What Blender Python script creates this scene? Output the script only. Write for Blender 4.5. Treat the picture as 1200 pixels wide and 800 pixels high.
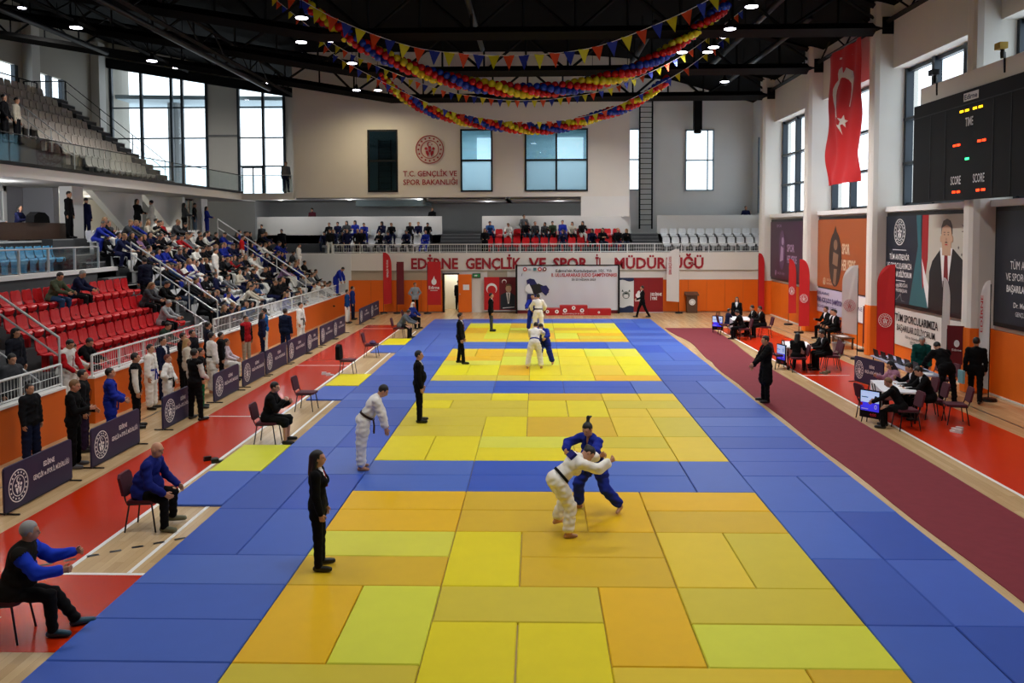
import bpy, math, random
import numpy as np
from mathutils import Vector, Matrix, Euler
random.seed(7)
PI=math.pi; R=math.radians
C=bpy.context.scene.collection
for o in list(bpy.data.objects): bpy.data.objects.remove(o)

# ------------------------------------------------------------ camera, world, light, exposure
sc=bpy.context.scene
cam=bpy.data.cameras.new('camera'); co=bpy.data.objects.new('camera',cam); C.objects.link(co)
YAW,PIT,ROL=0.02847,-0.05106,-0.00383
F_=1010.7
fw=Vector((-math.sin(YAW)*math.cos(PIT),math.cos(YAW)*math.cos(PIT),math.sin(PIT)))
r0=Vector((math.cos(YAW),math.sin(YAW),0)); u0=r0.cross(fw)
rr=r0*math.cos(ROL)+u0*math.sin(ROL); uu=-r0*math.sin(ROL)+u0*math.cos(ROL)
M=Matrix((rr,uu,-fw)).transposed().to_4x4(); M.translation=Vector((-0.271,-14.782,4.582))
co.matrix_world=M
cam.sensor_fit='HORIZONTAL'; cam.sensor_width=36; cam.lens=F_*36/1200
cam.shift_y=-(400-320.69)/1200
cam.clip_end=400; cam.clip_start=.1
sc.camera=co
sc.view_settings.view_transform='Standard'; sc.view_settings.look='None'
sc.view_settings.gamma=1; sc.view_settings.use_curve_mapping=False
sc.view_settings.exposure=-0.8

w=bpy.data.worlds.new('overcast sky'); sc.world=w; w.use_nodes=True
nt=w.node_tree; bg=nt.nodes['Background']
bg.inputs[0].default_value=(.86,.93,1,1); bg.inputs[1].default_value=4.6

def portal(name,loc,rot,sx,sy):
    l=bpy.data.lights.new(name,'AREA'); l.shape='RECTANGLE'; l.size=sx; l.size_y=sy
    l.cycles.is_portal=True
    o=bpy.data.objects.new(name,l); C.objects.link(o); o.location=loc; o.rotation_euler=rot
    return o
# portals guide the daylight through the windows (they add no light of their own)
portal('daylight_portal',(-25.4,49.4,11.6),(R(-90),0,0),13.4,9.6)
for yc,ln in ((27.8,6.8),(20.2,6.8),(12.9,6.4),(5,7)):
    portal('daylight_portal',(12.95,yc,7.8),(0,R(90),0),4.9,ln)

# ------------------------------------------------------------ materials
MATS={}
def lin(c):
    if isinstance(c,str):
        c=c.lstrip('#'); c=[int(c[i:i+2],16)/255 for i in (0,2,4)]
        c=[x/12.92 if x<=.04045 else ((x+.055)/1.055)**2.4 for x in c]
    return tuple(c)+(1,)
def mat(name,col,rough=.6,metal=0,emit=0,noise=0,scale=8,bump=0,spec=.5):
    if name in MATS: return MATS[name]
    m=bpy.data.materials.new(name); m.use_nodes=True; n=m.node_tree.nodes; L=m.node_tree.links
    b=n['Principled BSDF']; c=lin(col)
    b.inputs['Base Color'].default_value=c; b.inputs['Roughness'].default_value=rough
    b.inputs['Metallic'].default_value=metal; b.inputs['Specular IOR Level'].default_value=spec
    if emit:
        b.inputs['Emission Color'].default_value=c; b.inputs['Emission Strength'].default_value=emit
    if noise or bump:
        tc=n.new('ShaderNodeTexCoord'); nz=n.new('ShaderNodeTexNoise'); nz.inputs['Scale'].default_value=scale
        nz.inputs['Detail'].default_value=4; L.new(tc.outputs['Object'],nz.inputs['Vector'])
        if noise:
            mx=n.new('ShaderNodeMix'); mx.data_type='RGBA'
            mx.inputs['A'].default_value=tuple(v*(1-noise) for v in c[:3])+(1,)
            mx.inputs['B'].default_value=tuple(min(1,v*(1+noise)) for v in c[:3])+(1,)
            L.new(nz.outputs['Fac'],mx.inputs['Factor']); L.new(mx.outputs['Result'],b.inputs['Base Color'])
        if bump:
            bp=n.new('ShaderNodeBump'); bp.inputs['Strength'].default_value=bump; bp.inputs['Distance'].default_value=.02
            L.new(nz.outputs['Fac'],bp.inputs['Height']); L.new(bp.outputs['Normal'],b.inputs['Normal'])
    MATS[name]=m; return m
WALL=mat('cream plaster','#e4e0d9',.8,noise=.03,scale=1.5)
WALLW=mat('white plaster','#e4e4e2',.8,noise=.03,scale=1.5)
GREYW=mat('grey plaster','#8b8d8e',.8,noise=.04,scale=2)
ORANGE=mat('orange wall padding','#f07008',.55,noise=.05,scale=2)
ORSEAM=mat('orange seam','#a84a04',.6)
BLACK=mat('black steel','#060607',.6,spec=.2)
DECK=mat('black roof sheet','#030303',.9,spec=.1)
DUCT=mat('dark grey duct','#24262a',.4,metal=.5)
FRAME=mat('dark blue grey window frame','#26303a',.4,metal=.3)
CONC=mat('dark concrete step','#4b4d50',.8,noise=.12,scale=3)
CONCL=mat('light step edge','#8d8f90',.7)
STEEL=mat('brushed steel rail','#c6c9cc',.35,metal=.35)
WRAIL=mat('white painted rail','#dcdedd',.4)
WHITE=mat('white paint','#f2f2f0',.5)
PRINTW=mat('white print','#f2f2f2',.6)
DRED=mat('dark red letter','#a01426',.5)
RED=mat('flag red cloth','#c4161c',.6,noise=.06,scale=3)
DKRED=mat('burgundy cloth','#6d101c',.6)
NAVYC=mat('navy banner cloth','#221f45',.6)
MAROON=mat('maroon chair fabric','#4a1024',.8)
CHFRAME=mat('black chair frame','#121214',.4,metal=.4)
WOODD=mat('dark wood desk','#5b4030',.5,noise=.15,scale=6)
REDS=mat('red seat plastic','#c4121c',.35); WHS=mat('white seat plastic','#e6e8ea',.4)
BLS=mat('light blue seat plastic','#5aa6d0',.35); GRS=mat('pale grey seat plastic','#b5aca2',.5)
SKIN=mat('skin','#c08c6e',.55); SKIN2=mat('tanned skin','#a87456',.55)
HAIR=mat('black hair','#120e0c',.5); HAIRG=mat('grey hair','#9a9a98',.6); HAIRB=mat('light brown hair','#7a5a38',.6)
SHOE=mat('black shoe leather','#0c0c0d',.35); SHOEW=mat('white sneaker','#d8d8d8',.5); SHOEN=mat('teal sneaker','#1c4a5c',.5)
EYE=mat('dark eye','#0a0706',.3); LIP=mat('lip','#8a4038',.5)
def cloth(h): return mat('cloth '+h,h,.85,noise=.12,scale=14,bump=.25,spec=.15)
BK='#08080a'; NV='#131a36'; GW='#e9e6e0'; GB='#1c2c92'

def floor_material():
    m=bpy.data.materials.new('maple court boards'); m.use_nodes=True; n=m.node_tree.nodes; L=m.node_tree.links
    b=n['Principled BSDF']; tc=n.new('ShaderNodeTexCoord'); mp=n.new('ShaderNodeMapping')
    mp.inputs['Rotation'].default_value=(0,0,R(90)); L.new(tc.outputs['Object'],mp.inputs['Vector'])
    br=n.new('ShaderNodeTexBrick'); br.inputs['Scale'].default_value=1; br.inputs['Brick Width'].default_value=1.6
    br.inputs['Row Height'].default_value=.12; br.inputs['Mortar Size'].default_value=.0015
    br.inputs['Color1'].default_value=lin('#d2b488'); br.inputs['Color2'].default_value=lin('#c0a074'); br.inputs['Mortar'].default_value=lin('#a08058')
    L.new(mp.outputs['Vector'],br.inputs['Vector'])
    nz=n.new('ShaderNodeTexNoise'); nz.inputs['Scale'].default_value=1; nz.inputs['Detail'].default_value=5
    mp2=n.new('ShaderNodeMapping'); mp2.inputs['Scale'].default_value=(14,1.2,1); L.new(tc.outputs['Object'],mp2.inputs['Vector']); L.new(mp2.outputs['Vector'],nz.inputs['Vector'])
    mx=n.new('ShaderNodeMix'); mx.data_type='RGBA'; mx.blend_type='MULTIPLY'; mx.inputs['Factor'].default_value=.35
    cr=n.new('ShaderNodeValToRGB'); cr.color_ramp.elements[0].position=.3; cr.color_ramp.elements[0].color=(.7,.66,.6,1); cr.color_ramp.elements[1].position=.7
    L.new(nz.outputs['Fac'],cr.inputs['Fac']); L.new(br.outputs['Color'],mx.inputs['A']); L.new(cr.outputs['Color'],mx.inputs['B'])
    L.new(mx.outputs['Result'],b.inputs['Base Color']); b.inputs['Roughness'].default_value=.24
    return m
WOODF=floor_material()
REDF=mat('red court paint','#bc2c08',.22,noise=.05,scale=1.2,spec=.3)
ORF=mat('orange red court paint','#cc3010',.22,noise=.05,scale=1.2,spec=.35)
LINE=mat('white court line','#ecebe6',.35); BLINE=mat('black court line','#1a1a1c',.35)
CARPET=mat('maroon carpet','#74222e',.95,noise=.14,scale=5,bump=.3)

def glass_material(name,tint,refl):
    m=bpy.data.materials.new(name); m.use_nodes=True; n=m.node_tree.nodes; L=m.node_tree.links
    for x in list(n): n.remove(x)
    o=n.new('ShaderNodeOutputMaterial'); t=n.new('ShaderNodeBsdfTransparent'); t.inputs[0].default_value=tint
    g=n.new('ShaderNodeBsdfGlossy'); g.inputs['Roughness'].default_value=.03; mx=n.new('ShaderNodeMixShader'); mx.inputs[0].default_value=refl
    L.new(t.outputs[0],mx.inputs[1]); L.new(g.outputs[0],mx.inputs[2]); L.new(mx.outputs[0],o.inputs[0]); return m
GLASS=glass_material('window glass',(.93,.96,.97,1),.05)
GLASSR=glass_material('railing glass',(.88,.93,.94,1),.09)
GLASSB=glass_material('bluish interior glass',(.7,.86,.92,1),.08)
room=mat('office wall','#cfe0e6',.8)
FROST=glass_material('frosted film glass',(.55,.66,.7,1),.04)
n_=FROST.node_tree.nodes; t_=n_.new('ShaderNodeBsdfTranslucent'); t_.inputs[0].default_value=(.8,.93,1,1); m2_=n_.new('ShaderNodeMixShader'); m2_.inputs[0].default_value=.6; mo_=[x for x in n_ if x.type=='MIX_SHADER' and x!=m2_][0]; FROST.node_tree.links.new(mo_.outputs[0],m2_.inputs[1]); FROST.node_tree.links.new(t_.outputs[0],m2_.inputs[2]); FROST.node_tree.links.new(m2_.outputs[0],[x for x in n_ if x.type=='OUTPUT_MATERIAL'][0].inputs[0])
OFFP=FROST

# ------------------------------------------------------------ mesh helpers
class MB:
    def __init__(s): s.v=[]; s.f=[]; s.mi=[]; s.m=0
    def add(s,v,f,m=None):
        k=len(s.v); s.v+= [tuple(p) for p in v]; s.f+=[tuple(i+k for i in q) for q in f]; s.mi+=[s.m if m is None else m]*len(f); return s
    def box(s,x0,x1,y0,y1,z0,z1,m=None):
        return s.add([(x,y,z) for x in (x0,x1) for y in (y0,y1) for z in (z0,z1)],
            [(0,1,3,2),(4,6,7,5),(0,4,5,1),(2,3,7,6),(0,2,6,4),(1,5,7,3)],m)
    def tube(s,pts,r,n=6,m=None,closed=False,caps=True):
        pts=[Vector(p) for p in pts]; N=len(pts); vs=[]; fs=[]
        rs=r if isinstance(r,(list,tuple)) else [r]*N
        up=None
        for i,p in enumerate(pts):
            a=pts[(i-1)%N] if (i>0 or closed) else p; b=pts[(i+1)%N] if (i<N-1 or closed) else p
            d=(b-a).normalized()
            if up is None or abs(up.dot(d))>.98: up=Vector((0,0,1)) if abs(d.z)<.9 else Vector((1,0,0))
            x=d.cross(up).normalized(); y=x.cross(d); up=y
            for k in range(n):
                t=2*PI*k/n; vs.append(p+(x*math.cos(t)+y*math.sin(t))*rs[i])
        for i in range(N if closed else N-1):
            j=(i+1)%N
            for k in range(n):
                l=(k+1)%n; fs.append((i*n+k,i*n+l,j*n+l,j*n+k))
        if caps and not closed: fs+= [tuple(range(n))[::-1],tuple((N-1)*n+k for k in range(n))]
        return s.add(vs,fs,m)
    def bar(s,a,b,w,m=None):   # square section bar
        return s.tube([a,b],w*.7071,4,m)
    def prism(s,pts,h0,h1,fn,m=None):  # 2-D outline (u,v) extruded h0..h1, mapped by fn(u,v,h)
        n=len(pts)
        vs=[fn(u,v,h0) for u,v in pts]+[fn(u,v,h1) for u,v in pts]
        fs=[tuple(range(n))[::-1],tuple(range(n,2*n))]+[(i,(i+1)%n,n+(i+1)%n,n+i) for i in range(n)]
        return s.add(vs,fs,m)
    def lathe(s,prof,cx,cy,cz=0,n=16,m=None):
        vs=[];fs=[]
        for r,z in prof:
            for k in range(n): t=2*PI*k/n; vs.append((cx+r*math.cos(t),cy+r*math.sin(t),cz+z))
        for i in range(len(prof)-1):
            for k in range(n): l=(k+1)%n; fs.append((i*n+k,i*n+l,(i+1)*n+l,(i+1)*n+k))
        fs+=[tuple(range(n))[::-1],tuple((len(prof)-1)*n+k for k in range(n))]
        return s.add(vs,fs,m)
    def mesh(s,name,mats,smooth=False):
        me=bpy.data.meshes.new(name); me.from_pydata(s.v,[],s.f)
        for m in (mats if isinstance(mats,(list,tuple)) else [mats]): me.materials.append(m)
        me.polygons.foreach_set('material_index',s.mi)
        if smooth: me.polygons.foreach_set('use_smooth',[True]*len(s.f))
        me.update(); return me
    def build(s,name,mats,parent=None,smooth=False,**k):
        return link(name,s.mesh(name,mats,smooth),parent,**k)
def link(name,me,parent=None,loc=None,rz=None,label=None,cat=None,group=None,kind=None):
    o=bpy.data.objects.new(name,me); C.objects.link(o)
    if parent: o.parent=parent
    if loc is not None: o.location=loc
    if rz is not None: o.rotation_euler=(0,0,rz)
    return tag(o,label,cat,group,kind)
def tag(o,label=None,cat=None,group=None,kind=None):
    if label: o['label']=label
    if cat: o['category']=cat
    if group: o['group']=group
    if kind: o['kind']=kind
    return o
def thing(name,label,cat,loc=(0,0,0),rz=0,group=None): return link(name,None,None,loc,rz,label,cat,group)
def struct(name,mb,m,parent=None,**k): return mb.build(name,m,parent,kind=None if parent else 'structure',**k)
def dup(o,loc,rz,label=None,group=None):
    c=o.copy(); C.objects.link(c); c.location=loc; c.rotation_euler=(0,0,rz)
    if label: c['label']=label
    if group: c['group']=group
    for ch in o.children:
        d=ch.copy(); C.objects.link(d); d.parent=c
        for g in ch.children:
            e=g.copy(); C.objects.link(e); e.parent=d
    return c

# flat print: u to the reader's right, v up, h towards the reader
ROT={'-Y':0,'+X':R(90),'-X':R(-90)}
class Flat:
    def __init__(s,origin,face,parent=None,tilt=None):
        s.o=Vector(origin); s.a=ROT[face] if isinstance(face,str) else face; s.parent=parent
        s.U=Vector((math.cos(s.a),math.sin(s.a),0)); s.N=Vector((math.sin(s.a),-math.cos(s.a),0)); s.b={}
    def fn(s,u,v,h): return s.o+s.U*u+Vector((0,0,v))+s.N*h
    def mb(s,m): return s.b.setdefault(m.name,(MB(),m))[0]
    def poly(s,pts,m,h=.004,h0=0): s.mb(m).prism(pts,h0,h,s.fn); return s
    def rect(s,u0,v0,u1,v1,m,h=.004,h0=0): return s.poly([(u0,v0),(u1,v0),(u1,v1),(u0,v1)],m,h,h0)
    def disc(s,u,v,r,m,h=.006,n=24,ry=None,h0=0): return s.poly([(u+r*math.cos(2*PI*k/n),v+(ry or r)*math.sin(2*PI*k/n)) for k in range(n)],m,h,h0)
    def ring(s,u,v,r0,r1,m,h=.006,n=32):
        M=s.mb(m)
        for k in range(n):
            a,b=2*PI*k/n,2*PI*(k+1)/n
            M.prism([(u+r0*math.cos(a),v+r0*math.sin(a)),(u+r1*math.cos(a),v+r1*math.sin(a)),(u+r1*math.cos(b),v+r1*math.sin(b)),(u+r0*math.cos(b),v+r0*math.sin(b))],0,h,s.fn)
        return s
    def star(s,u,v,r,m,h=.007,rot=0):
        return s.poly([(u+(r if k%2==0 else r*.4)*math.cos(rot+PI/2+k*PI/5),v+(r if k%2==0 else r*.4)*math.sin(rot+PI/2+k*PI/5)) for k in range(10)],m,h)
    def crescent(s,u,v,r,m,h=.006,rot=0,sy=1):
        pts=[]
        for k in range(25): t=R(38)+k/24*R(284); pts.append((r*math.cos(t),r*math.sin(t)))
        d=r*.25; ri=r*.8
        for k in range(25): t=R(322)-k/24*R(284)+0; pts.append((d+ri*math.cos(R(50)+ (1-k/24)*R(260)),ri*math.sin(R(50)+(1-k/24)*R(260))))
        c,sn=math.cos(rot),math.sin(rot)
        # strips keep the concave outline clean
        M=s.mb(m); N=25
        for k in range(N-1):
            q=[pts[k],pts[k+1],pts[2*N-2-k],pts[2*N-1-k]]
            M.prism([(u+a*c-b*sn,v+(a*sn+b*c)*sy) for a,b in q],0,h,s.fn)
        return s
    def emblem(s,u,v,r,m,h=.006):
        s.ring(u,v,r*.94,r,m,h,36); s.ring(u,v,r*.6,r*.65,m,h,30)
        for k in range(16): a=2*PI*k/16; s.disc(u+r*.8*math.cos(a),v+r*.8*math.sin(a),r*.065,m,h,8)
        s.crescent(u-r*.02,v+r*.36,r*.17,m,h); s.star(u+r*.15,v+r*.36,r*.07,m,h)
        s.disc(u-r*.27,v+r*.06,r*.1,m,h,12); s.disc(u+r*.27,v+r*.06,r*.1,m,h,12); s.disc(u,v+r*.12,r*.1,m,h,12)
        for q in (-1,1):
            s.poly([(u+q*r*.3,v-r*.08),(u+q*r*.12,v-r*.12),(u+q*r*.05,v-r*.3),(u+q*r*.12,v-r*.52),(u+q*r*.26,v-r*.3)][::q],m,h)
        s.poly([(u-r*.1,v),(u+r*.1,v),(u+r*.04,v-r*.2),(u-r*.04,v-r*.2)],m,h)
        return s
    def text(s,t,u,v,hgt,m,width=None,align='LEFT',h=.004,bold=.0,rot=0,name='lettering'):
        cu=bpy.data.curves.new('t','FONT'); cu.body=t; cu.size=1; cu.offset=bold; cu.resolution_u=2; cu.fill_mode='FRONT'
        ob=bpy.data.objects.new('t',cu); C.objects.link(ob)
        bpy.context.view_layer.update(); dg=bpy.context.evaluated_depsgraph_get()
        me=bpy.data.meshes.new_from_object(ob.evaluated_get(dg)); bpy.data.objects.remove(ob); bpy.data.curves.remove(cu)
        vs=[x.co for x in me.vertices]
        if not vs: return s
        xs=[x.x for x in vs]; x0,x1=min(xs),max(xs)
        sy=hgt/.72; sx=(width/(x1-x0)) if width else sy
        W=(x1-x0)*sx; off={'LEFT':0,'CENTER':-W/2,'RIGHT':-W}[align]; c,sn=math.cos(rot),math.sin(rot)
        out=[]
        for p in vs:
            a=(p.x-x0)*sx+off; b=p.y*sy
            out.append(s.fn(u+a*c-b*sn,v+a*sn+b*c,h))
        fs=[tuple(q.vertices) for q in me.polygons]; bpy.data.meshes.remove(me)
        s.mb(m).add(out,fs); return s
    def done(s,name='print'):
        for k,(mb,m) in s.b.items():
            mb.build(name,m,s.parent,kind=None if s.parent else 'structure')
        return s

# ------------------------------------------------------------ room shell
fl=MB().box(-32,13.2,-18,39.5,-.1,0); floor=struct('floor',fl,WOODF)
# painted zones
MB().box(-8.43,-6.65,-4.9,26.6,0,.002).build('painted_zone',REDF,floor,label='red painted sideline zone left of the mats')
MB().box(-6.65,-5.5,-5.75,-3.6,0,.002).build('painted_zone',REDF,floor)
MB().box(8.05,10.35,-12,25.2,0,.002).build('painted_zone',ORF,floor,label='orange red painted zone under the judges tables')
MB().box(7.98,8.05,-12,25.2,0,.003).build('court_line',LINE,floor)
MB().box(-6.67,-6.6,-3.6,26.6,0,.004).build('court_line',LINE,floor)
MB().box(-5.78,-5.72,-3.6,24,0,.004).build('court_line',LINE,floor)
MB().box(-6.65,-5.5,-3.65,-3.58,0,.004).build('court_line',LINE,floor)
MB().box(-8.43,-6.65,6.1,6.16,0,.004).build('court_line',LINE,floor)
MB().box(-8.43,-6.65,14.1,14.16,0,.004).build('court_line',LINE,floor)
MB().box(-8.43,-6.65,25.0,25.06,0,.004).build('court_line',LINE,floor)
MB().box(8.05,9.5,12.2,12.26,0,.004).build('court_line',LINE,floor)
MB().box(10.85,10.9,-12,31,0,.003).build('court_line',BLINE,floor,label='thin black line along the right wall')
MB().box(-9.9,-9.86,-6,26,0,.003).build('court_line',BLINE,floor)
cl=MB()
for k in range(9):
    x=-7.1+k*.24; y=-3.35+k*.17
    a=Vector((x,y,.004)); d=Vector((.13,.085,0)); n_=Vector((-.02,.03,0))
    cl.add([a-n_,a+d-n_,a+d+n_,a+n_],[(0,1,2,3)])
cl.build('dashed_line',BLINE,floor)
arc=MB()
for k in range(14):
    a,b=R(-80+k*9),R(-80+(k+1)*9); cx,cy=7.3,28.6
    P=[(cx+1.5*math.cos(t),cy+1.5*math.sin(t)) for t in (a,b)]; Q=[(cx+1.44*math.cos(t),cy+1.44*math.sin(t)) for t in (a,b)]
    arc.add([(*P[0],.004),(*P[1],.004),(*Q[1],.004),(*Q[0],.004)],[(0,1,2,3)])
arc.build('court_line',BLINE,floor)

# carpet
cp=MB(); ny=40
prof=[(5.66+.05*math.sin(k*.7)+(.16 if k<3 else 0)*0, -9+k*34.2/ny) for k in range(ny+1)]
prof=[(5.64 if y>15 else 5.66+.28*math.exp(-((y-18)**2)/6),y) for _,y in prof]
vs=[];fs=[]
for k,(x,y) in enumerate(prof):
    xl=x+.02*math.sin(y*1.3)+.3*math.exp(-((y-19.5)/3.2)**2); z=.012+.012*math.exp(-((y-19)/.5)**2)+.01*math.exp(-((y-17)/.4)**2)
    xr=7.4+.38/(1+math.exp(-(y-19)*.9))+.015*math.sin(y*.8); vs+=[(xl,y,z),(xr,y,z),(xl,y,0),(xr,y,0)]
    if k: a=4*(k-1); b=4*k; fs+=[(a,a+1,b+1,b),(a,b,b+2,a+2),(a+1,a+3,b+3,b+1)]
cp.add(vs,fs); cp.build('carpet_runner',CARPET,label='long maroon carpet runner between blue mats and judges tables',cat='carpet')

# --- judo mats
random.seed(11)
YC=['#e2b204','#dfce08','#d4d040','#d2ac1e','#dec028','#d2d43a','#dfd608','#cebb30']
YM=[mat('yellow mat vinyl '+c,c,.5,noise=.05,scale=3,bump=.06,spec=.22) for c in YC]
BC=['#3052ac','#365ab4','#3e62ba','#2c4ea8','#4464b8','#264eb4','#3c5cb6']
BM=[mat('blue mat vinyl '+c,c,.48,noise=.05,scale=3,bump=.06,spec=.3) for c in BC]
MATH=.04; mcache={}
def mat_tile(root,x0,y0,x1,y1,m,dz=0):
    wx,wy=round(x1-x0,3),round(y1-y0,3); key=(wx,wy,m.name)
    if key not in mcache:
        g=.006; b=.012; mb=MB(); X0,X1,Y0,Y1=-wx/2+g,wx/2-g,-wy/2+g,wy/2-g
        vs=[(X0,Y0,.001),(X1,Y0,.001),(X1,Y1,.001),(X0,Y1,.001),(X0,Y0,MATH-b),(X1,Y0,MATH-b),(X1,Y1,MATH-b),(X0,Y1,MATH-b),
            (X0+b,Y0+b,MATH),(X1-b,Y0+b,MATH),(X1-b,Y1-b,MATH),(X0+b,Y1-b,MATH)]
        mb.add(vs,[(0,1,5,4),(1,2,6,5),(2,3,7,6),(3,0,4,7),(4,5,9,8),(5,6,10,9),(6,7,11,10),(7,4,8,11),(8,9,10,11)])
        mcache[key]=mb.mesh('judo_mat',m)
    link('judo_mat',mcache[key],root,((x0+x1)/2-root.location.x+random.uniform(-.004,.004),(y0+y1)/2-root.location.y+random.uniform(-.004,.004),dz+random.uniform(-.001,.001)))
Y0_,Y1_,Y2_,Y3_,Y4_,Y5_,Y6_,Y7_=YM
def area(name_label,ytop,rows):
    root=thing('contest_area',name_label,'judo mats',(0,ytop-3.5,0))
    for r in rows: mat_tile(root,r[0],ytop+r[1],r[2],ytop+r[3],r[4])
    return root
near=[(-3.5,-1,-1.5,0,Y0_),(-3.5,-2,-1.5,-1,Y0_),(-1.5,-1,.5,0,Y3_),(-1.5,-2,.5,-1,Y3_),(.5,-2,1.5,0,Y0_),(1.5,-1,3.5,0,Y0_),(1.5,-2,3.5,-1,Y3_),
(-3.5,-3,-1.5,-2,Y2_),(-3.5,-4,-1.5,-3,Y3_),(-1.5,-4,-.5,-2,Y1_),(-.5,-3,1.5,-2,Y3_),(-.5,-4,1.5,-3,Y3_),(1.5,-4,2.5,-2,Y4_),(2.5,-4,3.5,-2,Y7_),
(-3.5,-6,-2.5,-4,Y0_),(-2.5,-6,-1.5,-4,Y5_),(-1.5,-5,.5,-4,Y7_),(-1.5,-7,-.5,-5,Y1_),(-.5,-7,.5,-5,Y1_),(.5,-6,1.5,-4,Y0_),(1.5,-5,3.5,-4,Y7_),(1.5,-6,3.5,-5,Y5_),
(-3.5,-7,-1.5,-6,Y7_),(.5,-7,2.5,-6,Y4_),(2.5,-7,3.5,-6,Y3_)]
area('nearest yellow contest area of tatami mats, where the two women grapple',0,[(a,b,c,d,e) for a,b,c,d,e in near])
def fix(rows): return rows
second=[(-3.5,-1,-1.5,0,Y7_),(-1.5,-1,-.5,0,Y1_),(-.5,-1,1.5,0,Y3_),(1.5,-1,2.5,0,Y4_),(2.5,-1,3.5,0,Y4_),
(-3.5,-2,-2.5,-1,Y1_),(-2.5,-2,-.5,-1,Y7_),(-.5,-3,.5,-1,Y1_),(.5,-3,1.5,-1,Y1_),(1.5,-2,3.5,-1,Y7_),
(-3.5,-3,-.5,-2,Y7_),(1.5,-3,2.5,-2,Y4_),(2.5,-3,3.5,-2,Y4_),
(-3.5,-7,-2.5,-5,Y1_),(-2.5,-7,-1.5,-5,Y1_),(-3.5,-5,-1.5,-4,Y7_),(-3.5,-4,-1.5,-3,Y7_),(-1.5,-5,-.5,-3,Y1_),(-.5,-5,1.5,-3,Y3_),(1.5,-5,2.5,-3,Y4_),(2.5,-5,3.5,-3,Y7_),
(-1.5,-6,.5,-5,Y2_),(.5,-6,2.5,-5,Y7_),(-1.5,-7,.5,-6,Y1_),(.5,-7,2.5,-6,Y4_),(2.5,-7,3.5,-5,Y4_)]
area('second yellow contest area of tatami mats from the camera, left empty',9,second)
def rnd_area(lbl,y):
    rows=[];yy=0
    while yy>-7:
        d=2 if yy>-6 else 1; blocks=[2,2,2,1]; random.shuffle(blocks); x=-3.5
        for b in blocks:
            if b==1 or d==1: rows.append((x,yy-d,x+b,yy,random.choice(YM)))
            elif random.random()<.6:
                m=random.choice(YM); rows+= [(x,yy-1,x+2,yy,m),(x,yy-2,x+2,yy-1,random.choice(YM))]
            else: rows+= [(x,yy-2,x+1,yy,random.choice(YM)),(x+1,yy-2,x+2,yy,random.choice(YM))]
            x+=b
        yy-=d
    area(lbl,y,rows)
rnd_area('third yellow contest area of tatami mats, with a pair in white and blue gripping',18)
rnd_area('farthest yellow contest area of tatami mats, before the white backdrop',27)
blue=thing('safety_area','blue tatami mats framing the four yellow contest areas','judo mats',(0,10,0))
def b22(x,y,X=2):
    m=random.choice(BM)
    if random.random()<.5: mat_tile(blue,x,y,x+2,y+1,m); mat_tile(blue,x,y+1,x+2,y+2,random.choice(BM))
    else: mat_tile(blue,x,y,x+1,y+2,m); mat_tile(blue,x+1,y,x+2,y+2,random.choice(BM))
for k in range(-4,15):
    y=2*k-1
    for x in (-5.5,3.5): b22(x,y)
for y in (0,9,18):
    for a,b in ((-3.5,-1.5),(-1.5,.5),(.5,2.5)):
        if y==0 and a>0: mat_tile(blue,a,y,b,y+1,BM[2]); mat_tile(blue,a,y+1,b,y+2,BM[4]); continue
        mat_tile(blue,a,y,b,y+1,BM[2] if a<-2 else BM[5]); mat_tile(blue,a,y+1,b,y+2,BM[4] if a<-2 else BM[5])
    mat_tile(blue,2.5,y,3.5,y+2,BM[4])
for a,b in ((-3.5,-1.5),(-1.5,.5),(.5,2.5),(2.5,3.5)): mat_tile(blue,a,27,b,28,random.choice(BM)); mat_tile(blue,a,28,b,29,random.choice(BM))
for y in (-9,):
    for a,b in ((-3.5,-1.5),(-1.5,.5),(.5,2.5),(2.5,3.5)): mat_tile(blue,a,-9,b,-7,random.choice(BM))
for i,(yy,yb) in enumerate(((1.2,-.8),(10.2,8.1),(19.1,17.1))):
    nm=['bald coach in blue','jacket chair','far coach in grey'][i]
    r=thing('corner_mats','yellow and blue mat pair at the left near the '+nm,'judo mats',(-6,yy,0))
    mat_tile(r,-6.5,yy,-5.5,yy+2,YM[5 if i==0 else 1]); mat_tile(r,-6.5,yb,-5.5,yb+2,BM[6])

# --- walls ----------------------------------------------------------
# right wall (X=12.3) with window bays
cols=[(7.95,9.3),(16.25,16.75),(23.75,24.15),(31.45,31.8)]
cols=[(9.2,9.85),(16.3,16.95),(23.75,24.4),(31.45,32.05),(2.0,2.65)]
rw=MB().box(12.3,13.2,-18,33,0,5.3).box(12.3,13.2,-18,33,10.2,15)
struct('wall_right',rw,WALL)
rows_=sorted(cols); edges=[-5.2]+[v for c in rows_ for v in c]+[33]
pier=MB()
for a,b in rows_: pier.box(12.3,13.2,a,b,5.3,10.2)
pier.box(12.3,13.2,-18,-5.2,5.3,10.2).box(12.3,13.2,32.95,33.05,5.3,10.2)
struct('wall_right_pier',pier,WALL)
sill=MB()
for i in range(0,len(edges),2): sill.box(12.12,12.32,edges[i]+.02,edges[i+1]-.02,5.16,5.34)
struct('trim_1',sill,WHITE)
for i,(a,b) in enumerate(rows_):
    c=MB(); n=10; pts=[]
    for k in range(n+1):
        t=PI/2*k/n; pts.append((12.3-.62*math.cos(t)**.6 if k<n else 12.3, a))
    out=[(12.3,a),(11.85,a),(11.7,a+.06),(11.65,a+.2),(11.65,b-.2),(11.7,b-.06),(11.85,b),(12.3,b)]
    c.prism(out,1.82,13,lambda u,v,h:(u,v,h)); o=struct('column',c,WALL)
    tag(o,None,None,None,'structure')
    MB().prism([(x-.02 if x<12.2 else x,y) for x,y in out],0.02,1.82,lambda u,v,h:(u,v,h)).build('wall_padding',ORANGE,o)
win_i=1
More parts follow.
